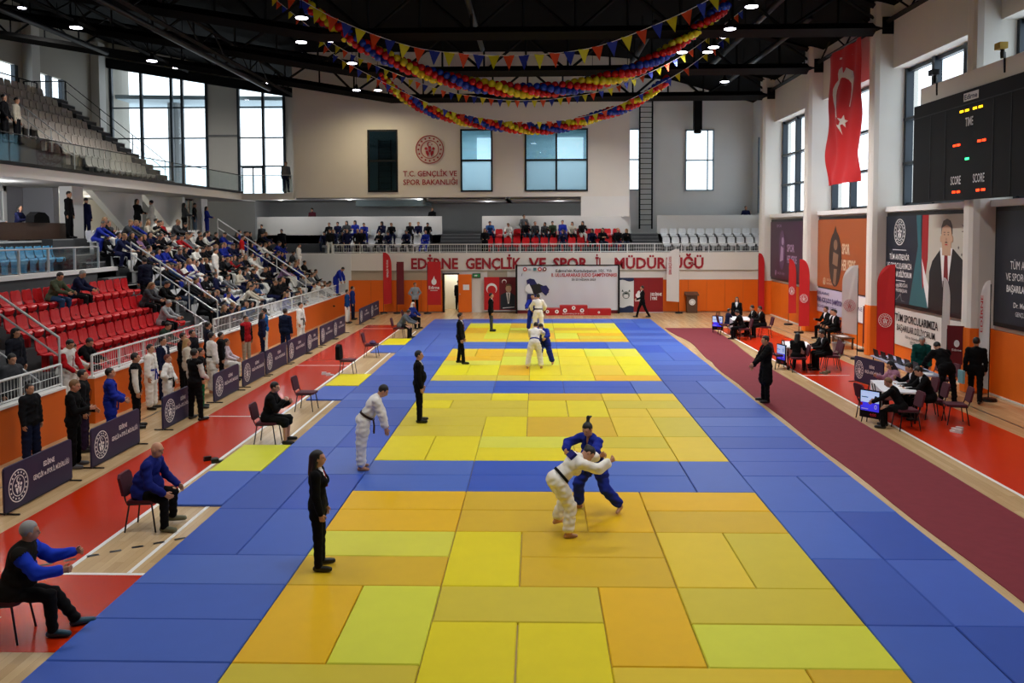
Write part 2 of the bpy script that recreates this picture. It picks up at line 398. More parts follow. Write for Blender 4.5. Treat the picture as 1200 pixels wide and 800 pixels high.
for i in range(0,len(edges),2):
    a,b=edges[i],edges[i+1]
    if b-a<1: continue
    wn=MB(); L=b-a; npan=3
    for k in range(npan+1):
        y=a+.05+(L-.1)*k/npan; wn.box(12.72,12.98,y-.1,y+.1,5.34,10.18)
    wn.box(12.8,12.98,a,b,5.34,5.48).box(12.8,12.98,a,b,10.05,10.18)
    for z in (6.85,8.4): wn.box(12.7,12.98,a,b,z-.05,z+.05)
    wo=struct('window_%d'%win_i,wn,FRAME); win_i+=1
    for k in range(npan):
        y0=a+.14+(L-.1)*k/npan; y1=a-.04+(L-.1)*(k+1)/npan
        for z0,z1 in ((5.48,6.8),(6.9,8.35),(8.45,10.05)): MB().box(12.9,12.92,y0,y1,z0,z1).build('window_pane',GLASS,wo)
# orange wainscot right: padding panels
for i in range(0,len(edges),2):
    a,b=edges[i],edges[i+1]
    if a>32.5: continue
    n=max(1,round((b-a)/1.9)); root=struct('wall_padding_right',MB().box(12.26,12.3,a,b,0.03,1.8),ORSEAM)
    for k in range(n):
        y0=a+(b-a)*k/n+.01; y1=a+(b-a)*(k+1)/n-.01
        if y0<-6: pass
        MB().box(12.22,12.27,y0,y1,.05,1.79).build('padding_panel',ORANGE,root)
struct('baseboard_right',MB().box(12.2,12.3,-18,33,0,.05),WALL)
# back wall lower (Y=33)
bw=MB()
bw.box(-24.8,-5.45,33,33.3,0,3.3).box(-4.62,12.3,33,33.3,0,3.3).box(-5.45,-4.62,33,33.3,2.13,3.3)
wb=struct('wall_back',bw,WALL)
MB().box(-24.8,-10.6,33-.04,33,.0,3.3).build('wall_panel',WALLW,wb)
segs=[(-10.75,-9.5),(-9.5,-8.1),(-8.1,-6.7),(-6.7,-5.5),(-3.05,-2.2),(-2.2,-1.7),(5.9,8.1),(8.1,9.1),(9.1,10.1),(10.1,11.1),(11.1,12.2)]
root=struct('wall_padding_back',MB().box(-10.75,-5.5,32.98,33,.03,1.8).box(-3.05,12.25,32.98,33,.03,1.8),ORSEAM)
segs+= [(-1.7,.2),(.2,2.1),(2.1,4),(4,5.9)]
for a,b in segs: MB().box(a+.01,b-.01,32.93,32.985,.05,1.79).build('padding_panel',ORANGE,root)
# lintel recess strips and dark line
MB().box(-10.6,-5.5,32.99,33,1.8,2.3).box(-3,-1.9,32.99,33,1.8,2.3).build('trim_2',mat('beige strip','#b9ad97',.8),None,kind='structure')
MB().box(-10.6,12.25,32.96,33,2.28,2.34).build('trim_3',mat('strip shadow gap','#a39a88',.8),None,kind='structure')
# door
struct('wall_lobby_end',MB().box(-32,-17,36.2,36.4,0,6.4).box(-17.2,-17,36.4,39.2,2.9,6.4),GREYW)
do=struct('door_1',MB().box(-5.47,-5.4,32.9,33.3,0,2.15).box(-4.64,-4.57,32.9,33.3,0,2.15).box(-5.47,-4.57,32.9,33.3,2.1,2.18),CHFRAME)
MB().box(-4.6,-3.87,32.86,32.92,.02,2.12).build('door_leaf',ORANGE,do)
MB().box(-4.35,-4.0,32.85,32.86,1.25,1.55).build('paper_notice',PRINTW,do)
MB().box(-4.56,-4.5,32.8,32.86,1.0,1.05).build('door_handle',STEEL,do)
struct('wall_corridor',MB().box(-6.6,-3.4,35,35.2,0,3.0).box(-6.7,-6.6,33.3,35,0,3.0).box(-3.4,-3.3,33.3,35,0,3.0),mat('bright corridor wall','#f0ead8',.8))
cl_=thing('corridor_ceiling_light','round lit ceiling lamp of the corridor behind the orange door','ceiling light',(-5,34.2,2.9)); MB().lathe([(.02,.06),(.16,.04),(.16,0),(.02,-.02)],0,0).build('diffuser',mat('corridor lamp','#fff4e0',.5,emit=6),cl_)
l=bpy.data.lights.new('corridor_light','POINT'); l.energy=130; l.color=(1,.96,.86); l.shadow_soft_size=.2; o=bpy.data.objects.new('corridor_light',l); C.objects.link(o); o.location=(-5,34.2,2.6)
es=thing('exit_sign','small green emergency exit sign above the orange door','sign',(-3.6,32.95,2.05))
MB().box(-.22,.22,-.04,.04,-.12,.12).build('housing',CHFRAME,es)
MB().box(-.19,.19,-.05,-.04,-.09,.09).build('face',mat('exit green','#1c6a3a',.5,emit=.6),es)
f=Flat((0,-.051,0),'-Y',es); f.poly([(-.12,-.03),(-.12,.03),(-.02,.03),(-.02,.06),(.06,0),(-.02,-.06),(-.02,-.03)],PRINTW); f.done('arrow')
# text on wall
lt=Flat((0,32.98,0),'-Y',wb)
for t,x0,x1 in (('EDİRNE',482,537.5),('GENÇLİK',546.5,612),('VE',620.5,641),('SPOR',649,690),('İL',698.5,707.5),('MÜDÜRLÜĞÜ',721,824.5)):
    X=lambda x:-7.24+(x-482)*.0472
    lt.text(t,X(x0),2.43,.60,DRED,width=X(x1)-X(x0),bold=.03,h=.03)
lt.done('wall_lettering')
# upper back wall
ub=MB().box(-13.7,2.2,33,33.3,6.4,15)
# cut window holes by pieces: build as boxes round the windows
ub=MB(); wins=[(-9.6,-7.93),(-4.45,-2.68),(-.9,2.57)]
zb,zt=6.68,10.12
xs=[-13.7]+[v for w_ in wins for v in w_]+[4.85]
ub.box(-13.7,4.85,33,33.3,zt,15).box(-13.7,4.85,33,33.3,6.4,zb)
for i in range(0,len(xs),2): ub.box(xs[i],xs[i+1],33,33.3,zb,zt)
struct('wall_back_upper',ub,WALL)
for i,(a,b) in enumerate(wins):
    wn=MB(); t=.09
    wn.box(a,a+t,32.94,33.1,zb,zt).box(b-t,b,32.94,33.1,zb,zt).box(a,b,32.94,33.1,zb,zb+t).box(a,b,32.94,33.1,zt-t,zt).box(a,b,32.94,33.1,8.36,8.46)
    if i==2: wn.box((a+b)/2-.05,(a+b)/2+.05,32.94,33.1,zb,zt)
    wo=struct('window_%d'%win_i,wn,mat('black window frame','#10161c',.4)); win_i+=1
    xsb=[a+t,b-t] if i<2 else [a+t,(a+b)/2-.05,(a+b)/2+.05,b-t]
    for q in range(0,len(xsb),2):
        for z0,z1 in ((zb+t,8.36),(8.46,zt-t)): MB().box(xsb[q],xsb[q+1],33.02,33.04,z0,z1).build('window_pane',GLASSB if (z0>8 or i==0) else OFFP,wo)
# meeting rooms behind the glass
rm=MB().box(-11,-6.5,36.4,36.5,6,11).box(-6.6,-6.5,33.3,36.5,6,11)
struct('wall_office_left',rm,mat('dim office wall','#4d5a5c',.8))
for (a,b,wx0,wx1) in ((-6.4,-1.9,-3.9,-2.4),(-1.8,4.7,1.0,2.6)):
    m_=MB().box(a,a+.1,33.3,38.5,6.2,11).box(b-.1,b,33.3,38.5,6.2,11).box(a,b,38.4,38.5,6.2,7.1).box(a,b,38.4,38.5,10.2,11).box(a,wx0,38.4,38.5,7.1,10.2).box(wx1,b,38.4,38.5,7.1,10.2)
    struct('wall_office',m_,room)
    struct('ceiling_office',MB().box(a,b,33.3,38.5,10.6,10.7),mat('office ceiling tile','#90a6ac',.8))
    struct('floor_office',MB().box(a,b,33.3,38.5,6.2,6.3),GREYW)
    l=bpy.data.lights.new('office_light','AREA'); l.shape='RECTANGLE'; l.size=2.5; l.size_y=2; l.energy=210; l.color=(.86,.95,1); o=bpy.data.objects.new('office_light',l); C.objects.link(o); o.location=((a+b)/2,35.6,10.5)
    for k in range(2):
        lp=thing('office_ceiling_light','long white tube light on the ceiling of the '+('middle' if a<-3 else 'wide')+' office, '+('nearer' if k==0 else 'farther')+' one','ceiling light',(wx0+.6,34.6+1.6*k,10.56))
        MB().box(-.7,.7,-.08,.08,-.04,.04).build('diffuser',mat('office lamp','#ffffff',.5,emit=3),lp)
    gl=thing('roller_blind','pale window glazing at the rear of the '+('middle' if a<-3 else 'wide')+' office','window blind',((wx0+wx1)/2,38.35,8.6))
    MB().box((wx0-wx1)/2,(wx1-wx0)/2,-.02,.02,-1.5,1.6).build('blind',mat('translucent blind','#ffffff',.8,emit=1.1),gl)  # emissive sheet stands in for daylight at the rear office window
# dark office has an inner ladder-like shelf
sh=thing('wall_shelf','dark ladder-like shelf seen through the left office window','shelf',(-9.2,36.2,6.7))
s_=MB(); s_.box(-.4,-.34,-.1,.1,0,3.2).box(.34,.4,-.1,.1,0,3.2)
for k in range(9): s_.box(-.34,.34,-.08,.08,.3+k*.35,.33+k*.35)
s_.build('frame',CHFRAME,sh)
# emblem and ministry lettering
em=thing('wall_emblem','round dark red ministry emblem with lettering between the office windows','emblem',(-6.15,32.97,8.4))
f=Flat((0,0,0),'-Y',em); f.emblem(0,.62,.78,DRED,.03)
f.text('T.C. GENÇLİK VE',-1.48,-.85,.30,DRED,width=2.98,bold=.015,h=.03); f.text('SPOR BAKANLIĞI',-1.48,-1.32,.30,DRED,width=3.0,bold=.015,h=.03); f.done('emblem_print')
# right part of back wall
rb=MB()
RY=36.7
rb.box(2.2,4.85,33.3,38.5,6.4,15)
struct('wall_back_inner',MB().box(4.85,5.45,38.4,38.6,3,15).box(5.45,6.05,38.4,38.6,3,6.95).box(5.45,6.05,38.4,38.6,10.7,15).box(6.05,8.8,38.4,38.6,3,15).box(8.8,10.55,38.4,38.6,3,6.9).box(8.8,10.55,38.4,38.6,10.62,15).box(10.55,13.2,38.4,38.6,3,15),WALLW)
struct('wall_right_return',MB().box(12.9,13.2,33.05,38.6,3,5.5).box(12.9,13.2,33.05,38.6,10,15).box(12.9,13.2,37.2,38.6,5.5,10),WALLW)
struct('wall_back_box',MB().box(2.2,4.85,33,33.3,5.3,6.4).box(4.75,4.85,33.3,38.5,5.3,15),WALLW)
for nme,a,b,z0,z1 in (('',5.0,6.05,6.95,10.7),('',8.8,10.55,6.9,10.62)):
    wn=MB(); t=.08
    wn.box(a,a+t,38.3,38.5,z0,z1).box(b-t,b,38.3,38.5,z0,z1).box(a,b,38.3,38.5,z0,z0+t).box(a,b,38.3,38.5,z1-t,z1).box(a,b,38.3,38.5,(z0+z1)/2-.04,(z0+z1)/2+.04)
    if b>8: wn.box(b-.42,b-.36,38.3,38.5,z0,z1)
    wo=struct('window_%d'%win_i,wn,mat('grey blue sash','#9db0bd',.5)); win_i+=1
    for q0,q1 in ((z0+t,(z0+z1)/2-.04),((z0+z1)/2+.04,z1-t)): MB().box(a+t,b-t,38.42,38.44,q0,q1).build('window_pane',GLASS,wo)
# side daylight window at the far right corner
wn=MB()
for y in (33.3,34.6,35.9,37.1): wn.box(12.9,13.1,y-.08,y+.08,5.5,10)
wn.box(12.9,13.1,33.1,37.2,7,7.1).box(12.9,13.1,33.1,37.2,8.5,8.6)
wo=struct('window_%d'%win_i,wn,FRAME); win_i+=1
for y in (33.38,34.68,35.98): MB().box(13.0,13.02,y,y+1.14,5.5,10).build('window_pane',GLASS,wo)
for i,xx in enumerate((-15,-11,-7,-3,1,4)):  # added lamps without real fittings, brightening the parapet and gallery seats
    lp=thing('recess_downlight','small downlight in the recess over the back gallery, %s from the left'%['first','second','third','fourth','fifth','sixth'][i],'ceiling light',(xx,34.7,6.33)); MB().lathe([(.1,.02),(.12,0),(.02,-.01)],0,0).build('diffuser',mat('downlight lens','#fff6e8',.5,emit=2),lp)
    l=bpy.data.lights.new('recess_light','POINT'); l.energy=105; l.shadow_soft_size=.12; o=bpy.data.objects.new('recess_light',l); C.objects.link(o); o.location=(xx,34.7,6.1)
# steel ladder
ld=thing('wall_ladder','tall black caged steel ladder rising between the back gallery blocks','ladder',(6.4,38.2,4.6))
for sx in (-.38,.38): MB().box(sx-.045,sx+.045,-.05,.05,0,8.2).build('stile',BLACK,ld)
r_=MB().tube([(-.36,0,0),(.36,0,0)],.022,6).mesh('rung',BLACK)
for k in range(26): link('rung',r_,ld,(0,0,.25+k*.31))
# balconies of back gallery
gal=MB()
gal.box(-18,12.3,33.3,34.6,2.9,3.0).box(-18,12.3,34.6,35.4,2.9,3.3).box(-18,12.3,35.4,36.5,2.9,3.8).box(-18,12.9,36.5,39.3,2.9,4.3)
struct('floor_back_gallery',gal,CONC)
pw=mat('white parapet','#dedcd8',.7)
for a,b in ((-17.0,-5.9),(-3.5,5.3),(6.85,12.85)): struct('parapet_back',MB().box(a,b,36.5,36.65,3.8,5.4),pw)
struct('wall_back_recess',MB().box(-18,5,39.0,39.2,4.3,6.5),GREYW)
struct('ceiling_recess',MB().box(-18,4.85,33.3,39.2,6.35,6.45),GREYW)
for x0,x1 in ((-5.9,-3.5),(5.3,6.85)):
    st=MB()
    for k in range(7): st.box(x0,x1,34.0+k*.36,36.6+.2,3.0,3.0+.19*(k+1))
    root=struct('stairs_back_gallery',st,CONC)
    e=MB()
    for k in range(7): e.box(x0,x1,33.99+k*.36,34.04+k*.36,3.19+.19*k-.02,3.195+.19*k)
    e.build('step_edge',CONCL,root)
def mesh_rail(label,pts,h,parent_z=0,bar=.11,n_h=2,matr=WRAIL):
    """railing along straight segment with posts, rails and joined balusters"""
    a,b=Vector(pts[0]),Vector(pts[1]); L=(b-a).length; d=(b-a)/L
    root=thing('railing',label,'railing',tuple(a))
    z=Vector((0,0,1))
    MB().tube([z*h,z*h+d*L],.028,6).build('top_rail',matr,root)
    MB().tube([z*.06,z*.06+d*L],.02,6).build('bottom_rail',matr,root)
    n=max(1,round(L/1.5)); pm=MB().box(-.022,.022,-.022,.022,0,h).mesh('post',matr)
    for k in range(n+1): link('post',pm,root,d*(L*k/n))
    bb=MB(); m_=int(L/bar)
    for k in range(m_): q=d*(L*(k+.5)/m_); bb.tube([q+z*.06,q+z*h],.008,3,caps=False)
    for j in range(1,n_h): bb.tube([z*(h*j/n_h),z*(h*j/n_h)+d*L],.008,3)
    o=bb.build('balusters',matr,root); o['kind']='stuff'
    return root
mesh_rail('long white baluster railing along the front of the back gallery',[(-11.6,33.1,3.3),(12.2,33.1,3.3)],.48,bar=.13)

# ------------------------------------------------------------ left side: stands
SX,SZ=.75,.53
X0=-11.4   # front edge of row 0 terrace
def rowx(k): return -11.7-SX*k
def rowz(k): return .6+SZ*k
wl=MB()
for a,b in ((-14,4.06),(5.3,12.2),(12.95,33)): wl.box(-10.95,-10.8,a,b,0,1.08)
wlo=struct('wall_left',wl,mat('orange painted wall','#e0640c',.5,noise=.04,scale=2))
MB().box(-10.97,-10.78,-14,4.06,1.08,1.13).box(-10.97,-10.78,5.3,12.2,1.08,1.13).box(-10.97,-10.78,12.95,33,1.08,1.13).build('wall_cap',WHITE,wlo)
mesh_rail('white baluster railing on the orange wall left of the first entry',[(-10.87,-8,1.13),(-10.87,4.0,1.13)],.5)
mesh_rail('white baluster railing before the red seat block',[(-10.87,5.35,1.13),(-10.87,12.1,1.13)],.5)
mesh_rail('white baluster railing before the crowded white seat block',[(-10.87,13.1,1.13),(-10.87,32.8,1.13)],.55)
ter=MB()
ter.box(-11.4,-10.95,-14,33,0,.35)
for k in range(5): ter.box(-11.4-SX*(k+1),-11.4-SX*k,-14,33,0,rowz(k))
ter.box(-24.8,-11.4-SX*5,-14,15.3,0,3.25)        # VIP platform
for k in range(5,8): ter.box(-11.4-SX*(k+1),-11.4-SX*k,15.3,33,0,rowz(k))
ter.box(-24.8,-11.4-SX*8,15.3,36,0,4.31)
struct('floor_stand_terraces',ter,CONC)
# flights of steps in the aisles
def aisle(y0,y1,ka,kb,nm):
    st=MB(); e=MB()
    for k in range(ka,kb):
        for s in (0,1):
            x1=-11.4-SX*k+ (SX/2 if s==0 else 0)
            zt=rowz(k)-SZ/2*(1-s)
            x1=-11.4-SX*k+(SX*.5)*(1-s); x0=x1-SX*.5
            st.box(x0,x1,y0,y1,0.05,zt); e.box(x1-.04,x1+.005,y0,y1,zt-.03,zt+.006)
    o=struct('stairs_left_stand',st,CONC); e.build('step_edge',CONCL,o)
aisle(3.7,5.0,0,5,'a'); aisle(14,15.3,0,8,'b'); aisle(26,27.3,0,8,'c')
def handrail(label,pts,h=.95,double=True,r=.03,m=STEEL):
    root=thing('handrail',label,'handrail',pts[0])
    p=[Vector(q)-Vector(pts[0]) for q in pts]; z=Vector((0,0,1))
    MB().tube([p[0]]+[q+z*h for q in p]+[p[-1]],r,8).build('top_rail',m,root)
    if double: MB().tube([q+z*(h-.42) for q in p],r*.8,8).build('lower_rail',m,root)
    for i in range(len(p)-1):
        for t in (.33,.66):
            q=p[i].lerp(p[i+1],t); MB().tube([q,q+z*h],.022,6).build('post',m,root)
    return root
def sl(x): # stair surface
    return .6-SZ/SX*(x+11.4)
handrail('bright steel handrail of the nearest aisle left of the red seats',[(-11.0,4.2,1.15),(-15.2,4.2,4.15-.0)],1.05)
handrail('steel handrail between red seats and the crowded white block',[(-11.4,14.9,1.15),(-14.4,14.9,3.2)],1.0)
handrail('thin low handrail at the foot of the second aisle',[(-11.1,13.9,.5),(-13.2,13.9,1.9)],.8,False,.018)
handrail('long steel handrail across the far white seat block',[(-11.3,26.1,1.35),(-15.5,26.1,4.15)],1.0)
handrail('thin low handrail left of the first aisle',[(-11.1,3.6,.5),(-13.0,3.6,1.9)],.8,False,.018)
# brown counter by the entry
bc=thing('entry_gate','brown panelled gate with white bent top rail at the stand entry','gate',(-11.0,12.55,.75))
MB().box(-.08,.08,-.33,.33,0,.5).build('panel',WOODD,bc); MB().tube([(0,-.33,0),(0,-.33,.85),(0,-.1,.9),(0,.33,.9),(0,.33,0)],.02,6).build('top_rail',WRAIL,bc)
# VIP box: white kerb, glass rail, blue seats, wooden desk
vip=MB().box(-15.2,-15.08,-14,15.3,3.2,3.34); struct('trim_4',vip,WHITE)
gr=thing('glass_railing','glass balustrade with steel posts in front of the blue seats','railing',(-15.1,8,3.34))
MB().tube([(0,-6,.72),(0,6,.72)],.025,8).build('top_rail',STEEL,gr)
pm=MB().box(-.03,.03,-.03,.03,0,.72).mesh('post',STEEL)
for k in range(9): link('post',pm,gr,(0,-6+k*1.5,0))
pm=MB().box(-.006,.006,.05,1.45,.06,.66).mesh('glass_pane',GLASSR)
for k in range(8): link('glass_pane',pm,gr,(0,-6+k*1.5,0))
dk=thing('judges_desk','long dark wood fronted desk on the raised box above the blue seats','desk',(-18,13.5,3.9))
MB().box(-.05,.05,-8,4.1,.4,.95).build('front_panel',WOODD,dk); MB().box(-.5,.08,-8,4.1,.95,.99).build('desk_top',WOODD,dk)
struct('floor_vip_box',MB().box(-21,-17.6,-14,17.7,3.25,4.22),CONC); struct('trim_5',MB().box(-17.62,-17.55,-14,17.7,4.2,4.27),WHITE)
# wall behind VIP
grd=mat('light grey panel','#9a9aa0',.6)
lw=MB().box(-20.6,-20.4,-14,18.6,3.2,6.4).box(-20.6,-19.2,18.6,19.0,4.2,6.4)
struct('wall_left_vip',lw,grd)
dd=struct('door_2',MB().box(-20.4,-20.36,15.9,17.2,4.25,6.1),mat('pale grey door','#c2c4c8',.5)); MB().box(-20.36,-20.3,15.98,16.02,5.1,5.3).build('door_handle',STEEL,dd)
struct('door_3',MB().box(-20.4,-20.35,13.6,15.0,4.25,6.1),mat('pale grey door','#c2c4c8',.5))
struct('trim_6',MB().box(-20.4,-20.3,15.7,15.9,4.2,6.3).box(-20.4,-20.3,17.2,17.4,4.2,6.3).box(-20.4,-20.3,15.7,17.4,6.1,6.3),WHITE)
# slab fascia
struct('ceiling_left_balcony',MB().box(-31.9,-16.9,-14,36,6.3,6.6),mat('white soffit','#c8c8c6',.8))
struct('wall_balcony_fascia',MB().box(-16.9,-16.7,-14,33,6.3,6.66).box(-16.9,-13.7,33,33.3,6.3,6.66),WALL)
struct('trim_7',MB().box(-16.92,-16.66,-14,33,6.66,6.78),CHFRAME)
struct('floor_upper_gallery',MB().box(-31.9,-16.75,-14,33,6.6,6.66).box(-31.9,-13.7,33.02,49,6.6,6.66),CONC)
# lobby behind the crowd: back wall with bright openings, pillars and slanted stair undersides
lob=mat('lobby wall','#d8d2c4',.8)
struct('wall_lobby',MB().box(-24.6,-24.4,-14,36,3.2,6.4),lob)
pl_=MB().box(-18.4,-17.9,17.6,18.4,4.31,6.3)
struct('wall_lobby_pier',pl_,WALLW)
struct('wall_lobby_pier',MB().box(-19.6,-18.2,28.6,28.9,4.31,6.3),WALLW)
for ya,yb in ((21,25.6),(25.9,30.5)):
    s=MB(); s.prism([(ya,6.3),(yb,6.3),(yb,4.4),(yb-1.2,4.4)],-19.2,-18.9,lambda u,v,h:(h,u,v)); struct('wall_stair_underside',s,WALLW)
struct('wall_lobby_pier',MB().box(-18.6,-18.2,31.0,31.9,4.31,6.3),WALLW)
for yy in (19.6,27.2):
    gt=thing('steel_gate','barred grille across the lobby opening behind the %s spectators'%('near' if yy<20 else 'far'),'gate',(-20.5,yy,4.31))
    g_=MB()
    for k in range(14): g_.tube([(0,-.9+k*.14,0),(0,-.9+k*.14,1.7)],.012,4)
    g_.tube([(0,-.95,1.7),(0,.95,1.7)],.02,4); o=g_.build('bars',CHFRAME,gt); o['kind']='stuff'
for yy in (18.5,22.6,27.4):
    lp=thing('lobby_ceiling_light','round warm lobby lamp %s'%{18.5:'behind the standing man in black',22.6:'behind the middle of the crowd',27.4:'behind the far standing spectators'}[yy],'ceiling light',(-21.5,yy,6.2))
    MB().lathe([(.02,.08),(.2,.05),(.22,0),(.02,-.02)],0,0).build('diffuser',mat('lobby lamp','#fff2d8',.5,emit=9),lp)
    l=bpy.data.lights.new('lobby_light','POINT'); l.energy=480; l.color=(1,.93,.8); l.shadow_soft_size=.2; o=bpy.data.objects.new('lobby_light',l); C.objects.link(o); o.location=(-21.5,yy,5.9)
for yy in (9.0,14.0):  # added fill lamps that brighten the box around the desk
    lp=thing('soffit_downlight','small round downlight in the balcony soffit over the wooden desk, %s one'%('nearer' if yy<10 else 'farther'),'ceiling light',(-18.6,yy,6.27)); MB().lathe([(.1,.02),(.12,0),(.02,-.01)],0,0).build('diffuser',MATS['lobby lamp'],lp)
    l=bpy.data.lights.new('soffit_light','POINT'); l.energy=200; l.shadow_soft_size=.12; o=bpy.data.objects.new('soffit_light',l); C.objects.link(o); o.location=(-18.6,yy,6.1)
br=thing('wooden_doorway','brown framed glazed lobby door beside the far pillar','door',(-19.0,31.3,4.31))
MB().box(-.05,.05,-.7,-.55,0,2).box(-.05,.05,.55,.7,0,2).box(-.05,.05,-.7,.7,1.9,2.05).box(-.05,.05,-.05,.05,0,1.9).build('frame',WOODD,br)
MB().box(-.01,.01,-.55,.55,.05,1.9).build('glass_pane',GLASSR,br)

# upper left stand
UX=lambda j:-17.9-.66*j
UZ=lambda j:6.66+.5*j
up=MB()
for j in range(8): up.box(UX(j)-.35-.3,UX(j)+.31-.3,9,25.2 if j<8 else 24,6.66,UZ(j)+.02)
up.box(-31.8,UX(7)-.65,-14,25.5,6.66,UZ(7)+.45)
struct('floor_upper_stand',up,CONC)
def seat_mesh(m,w=.44):
    b=MB()
    def shell(prof,ws,t):
        vs=[];n=len(prof)
        for i,(x,z) in enumerate(prof): vs+=[(x,-ws[i],z+.018),(x-.012,0,z),(x,ws[i],z+.018)]
        for i,(x,z) in enumerate(prof): vs+=[(x-t[0],-ws[i],z+.018-t[1]),(x-.012-t[0],0,z-t[1]),(x-t[0],ws[i],z+.018-t[1])]
        fs=[];o=3*n
        for i in range(n-1):
            a=3*i;c=a+3
            fs+=[(a,a+1,c+1,c),(a+1,a+2,c+2,c+1),(o+a,o+c,o+c+1,o+a+1),(o+a+1,o+c+1,o+c+2,o+a+2),(a,c,o+c,o+a),(a+2,o+a+2,o+c+2,c+2)]
        fs+=[(0,o,o+1,1),(1,o+1,o+2,2),(o-3,o-2,2*o-2,2*o-3),(o-2,o-1,2*o-1,2*o-2)]
        b.add(vs,fs)
    h=w/2
    shell([(.37,.31),(.39,.39),(.35,.435),(.16,.415),(.04,.43)],[h*.8,h*.95,h*.97,h*.97,h*.9],(.01,.03))
    shell([(.0,.46),(-.04,.53),(-.06,.66),(-.07,.77),(-.07,.82)],[h*.85,h*.97,h*.97,h*.9,h*.66],(.03,.0))
    b.box(-.02,.12,-.05,.05,0,.42).box(-.06,.02,-.16,.16,.42,.47)
    return b.mesh('stadium_seat',m)
SR,SW,SB,SG=seat_mesh(REDS),seat_mesh(WHS),seat_mesh(BLS),seat_mesh(GRS)
ordn=['lowest','second','third','fourth','fifth','sixth','seventh','eighth','ninth']
def seat(me,x,y,z,rz,label,group): return link('stadium_seat',me,None,(x,y,z),rz,label,'seat',group)
for j in range(8):
    ylo=13.0+ (j*.7 if j>3 else 0); ylo={0:19.4,1:19.0,2:18.5,3:17.6,4:15.6,5:15.2,6:15.8,7:16.8}[j]
    y=23.8
    while y>ylo-.6:
        seat(SG,UX(j),y,UZ(j)+.02,0,'pale grey folding seat in the %s row of the upper left stand'%ordn[j],'grey seats, %s row of the upper stand'%ordn[j]); y-=.48
gu=thing('glass_railing','long glass balustrade along the edge of the upper left stand','railing',(-16.8,10,6.78))
MB().tube([(0,-4,.9),(0,22.9,.9)],.02,6).build('top_rail',CHFRAME,gu)
pm=MB().box(-.006,.006,.02,1.46,.0,.88).mesh('glass_pane',GLASSR)
for k in range(18): link('glass_pane',pm,gu,(0,-4+k*1.5,0))
g2=thing('glass_railing','short glass balustrade on the slab edge before the tall left windows','railing',(-16.8,32.9,6.7))
MB().tube([(0,0,.95),(3,0,.95)],.02,6).build('top_rail',STEEL,g2); MB().box(0.02,3,-.006,.006,0,.93).build('glass_pane',GLASSR,g2)
# steps at the right end of the stand
st=MB(); e=MB()
for k in range(16):
    x1=-17.2-.33*k; st.box(x1-.35,x1,24.15,25.3,6.66,6.66+.25*(k+1)); e.box(x1-.02,x1+.01,24.15,25.3,6.66+.25*(k+1)-.03,6.66+.25*(k+1)+.005)
o=struct('stairs_upper_stand',st,CONC); e.build('step_edge',CONCL,o)
handrail('dark stair handrail at the right end of the upper stand',[(-17.6,25.25,6.9),(-22.2,25.25,10.6)],.95,True,.018,CHFRAME)
handrail('steel handrail in the aisle beside the two standing men of the upper stand',[(-17.6,17.3,6.9),(-20.2,17.3,8.9)],.9,True,.022,STEEL)
mesh_rail('black baluster railing on the top walkway of the upper stand',[(-24.3,25.4,10.6),(-22.3,25.4,10.6)],1.0,matr=CHFRAME)
mesh_rail('black baluster railing along the rear of the upper stand seats',[(-23.6,14,10.6),(-23.6,25.3,10.6)],.9,matr=CHFRAME,bar=.3)
# left outer wall with windows
LX=-31.9
wz0,wz1=12.3,14.7
wy=[(33.2,37.6),(39.4,42.8)]
lw=MB().box(LX-.3,LX,-18,52,0,wz0).box(LX-.3,LX,-18,52,wz1,20)
lw.box(LX-.3,LX,-18,33.2,wz0,wz1).box(LX-.3,LX,37.6,39.4,wz0,wz1).box(LX-.3,LX,42.8,52,wz0,wz1)
struct('wall_left_outer',lw,GREYW if False else mat('dim beige plaster','#b5aea2',.8))
for a,b in wy:
    wn=MB().box(LX-.25,LX,a,a+.08,wz0,wz1).box(LX-.25,LX,(a+b)/2-.2,(a+b)/2+.2,wz0,wz1).box(LX-.25,LX,b-.35,b,wz0,wz1)
    wo=struct('window_%d'%win_i,wn,FRAME); win_i+=1
    MB().box(LX-.2,LX-.18,a+.08,(a+b)/2-.2,wz0,wz1).build('window_pane',GLASS,wo); MB().box(LX-.2,LX-.18,(a+b)/2+.2,b-.35,wz0,wz1).build('window_pane',GLASS,wo)
for y in (38.5,46.7): struct('column_left',MB().box(LX,LX+.6,y-.45,y+.45,6.6,18),WALL)
# facade windows at Y=34.5
FY=49.0
FZ0=6.7
fac=MB().box(-24.6,-22.4,FY,FY+.3,6.6,18).box(-18.85,-13.0,FY,FY+.3,6.6,18)
struct('wall_left_facade',fac,WALL)
struct('wall_back_return',MB().box(-13.75,-13.7,33,49,6.4,18),WALL)
MB().box(-24.58,-22.4,FY-.12,FY,11.55,11.68).build('trim_8',GREYW,None,kind='structure')
def facade(x0,x1,vx,zt):
    global win_i
    wn=MB()
    for x in vx: wn.box(x-.09,x+.09,FY-.12,FY+.12,FZ0,zt)
    for z in (9.35,11.45,13.7): wn.box(x0,x1,FY-.06,FY+.06,z-.05,z+.05)
    wn.box(x0,x1,FY-.06,FY+.06,FZ0,FZ0+.12)
    wo=struct('window_%d'%win_i,wn,FRAME); win_i+=1
    zs=[FZ0+.12,9.3,9.4,11.4,11.5,13.65,13.75,zt]
    for i in range(len(vx)-1):
        for k in range(0,8,2): MB().box(vx[i]+.09,vx[i+1]-.09,FY-.01,FY+.01,zs[k],zs[k+1]).build('window_pane',GLASS,wo)
    return wo
facade(-31.85,-24.62,[-31.8,-29.56,-27.3,-26.5,-24.68],17.2)
wo=facade(-22.4,-18.85,[-22.3,-20.46,-18.9],15.4)
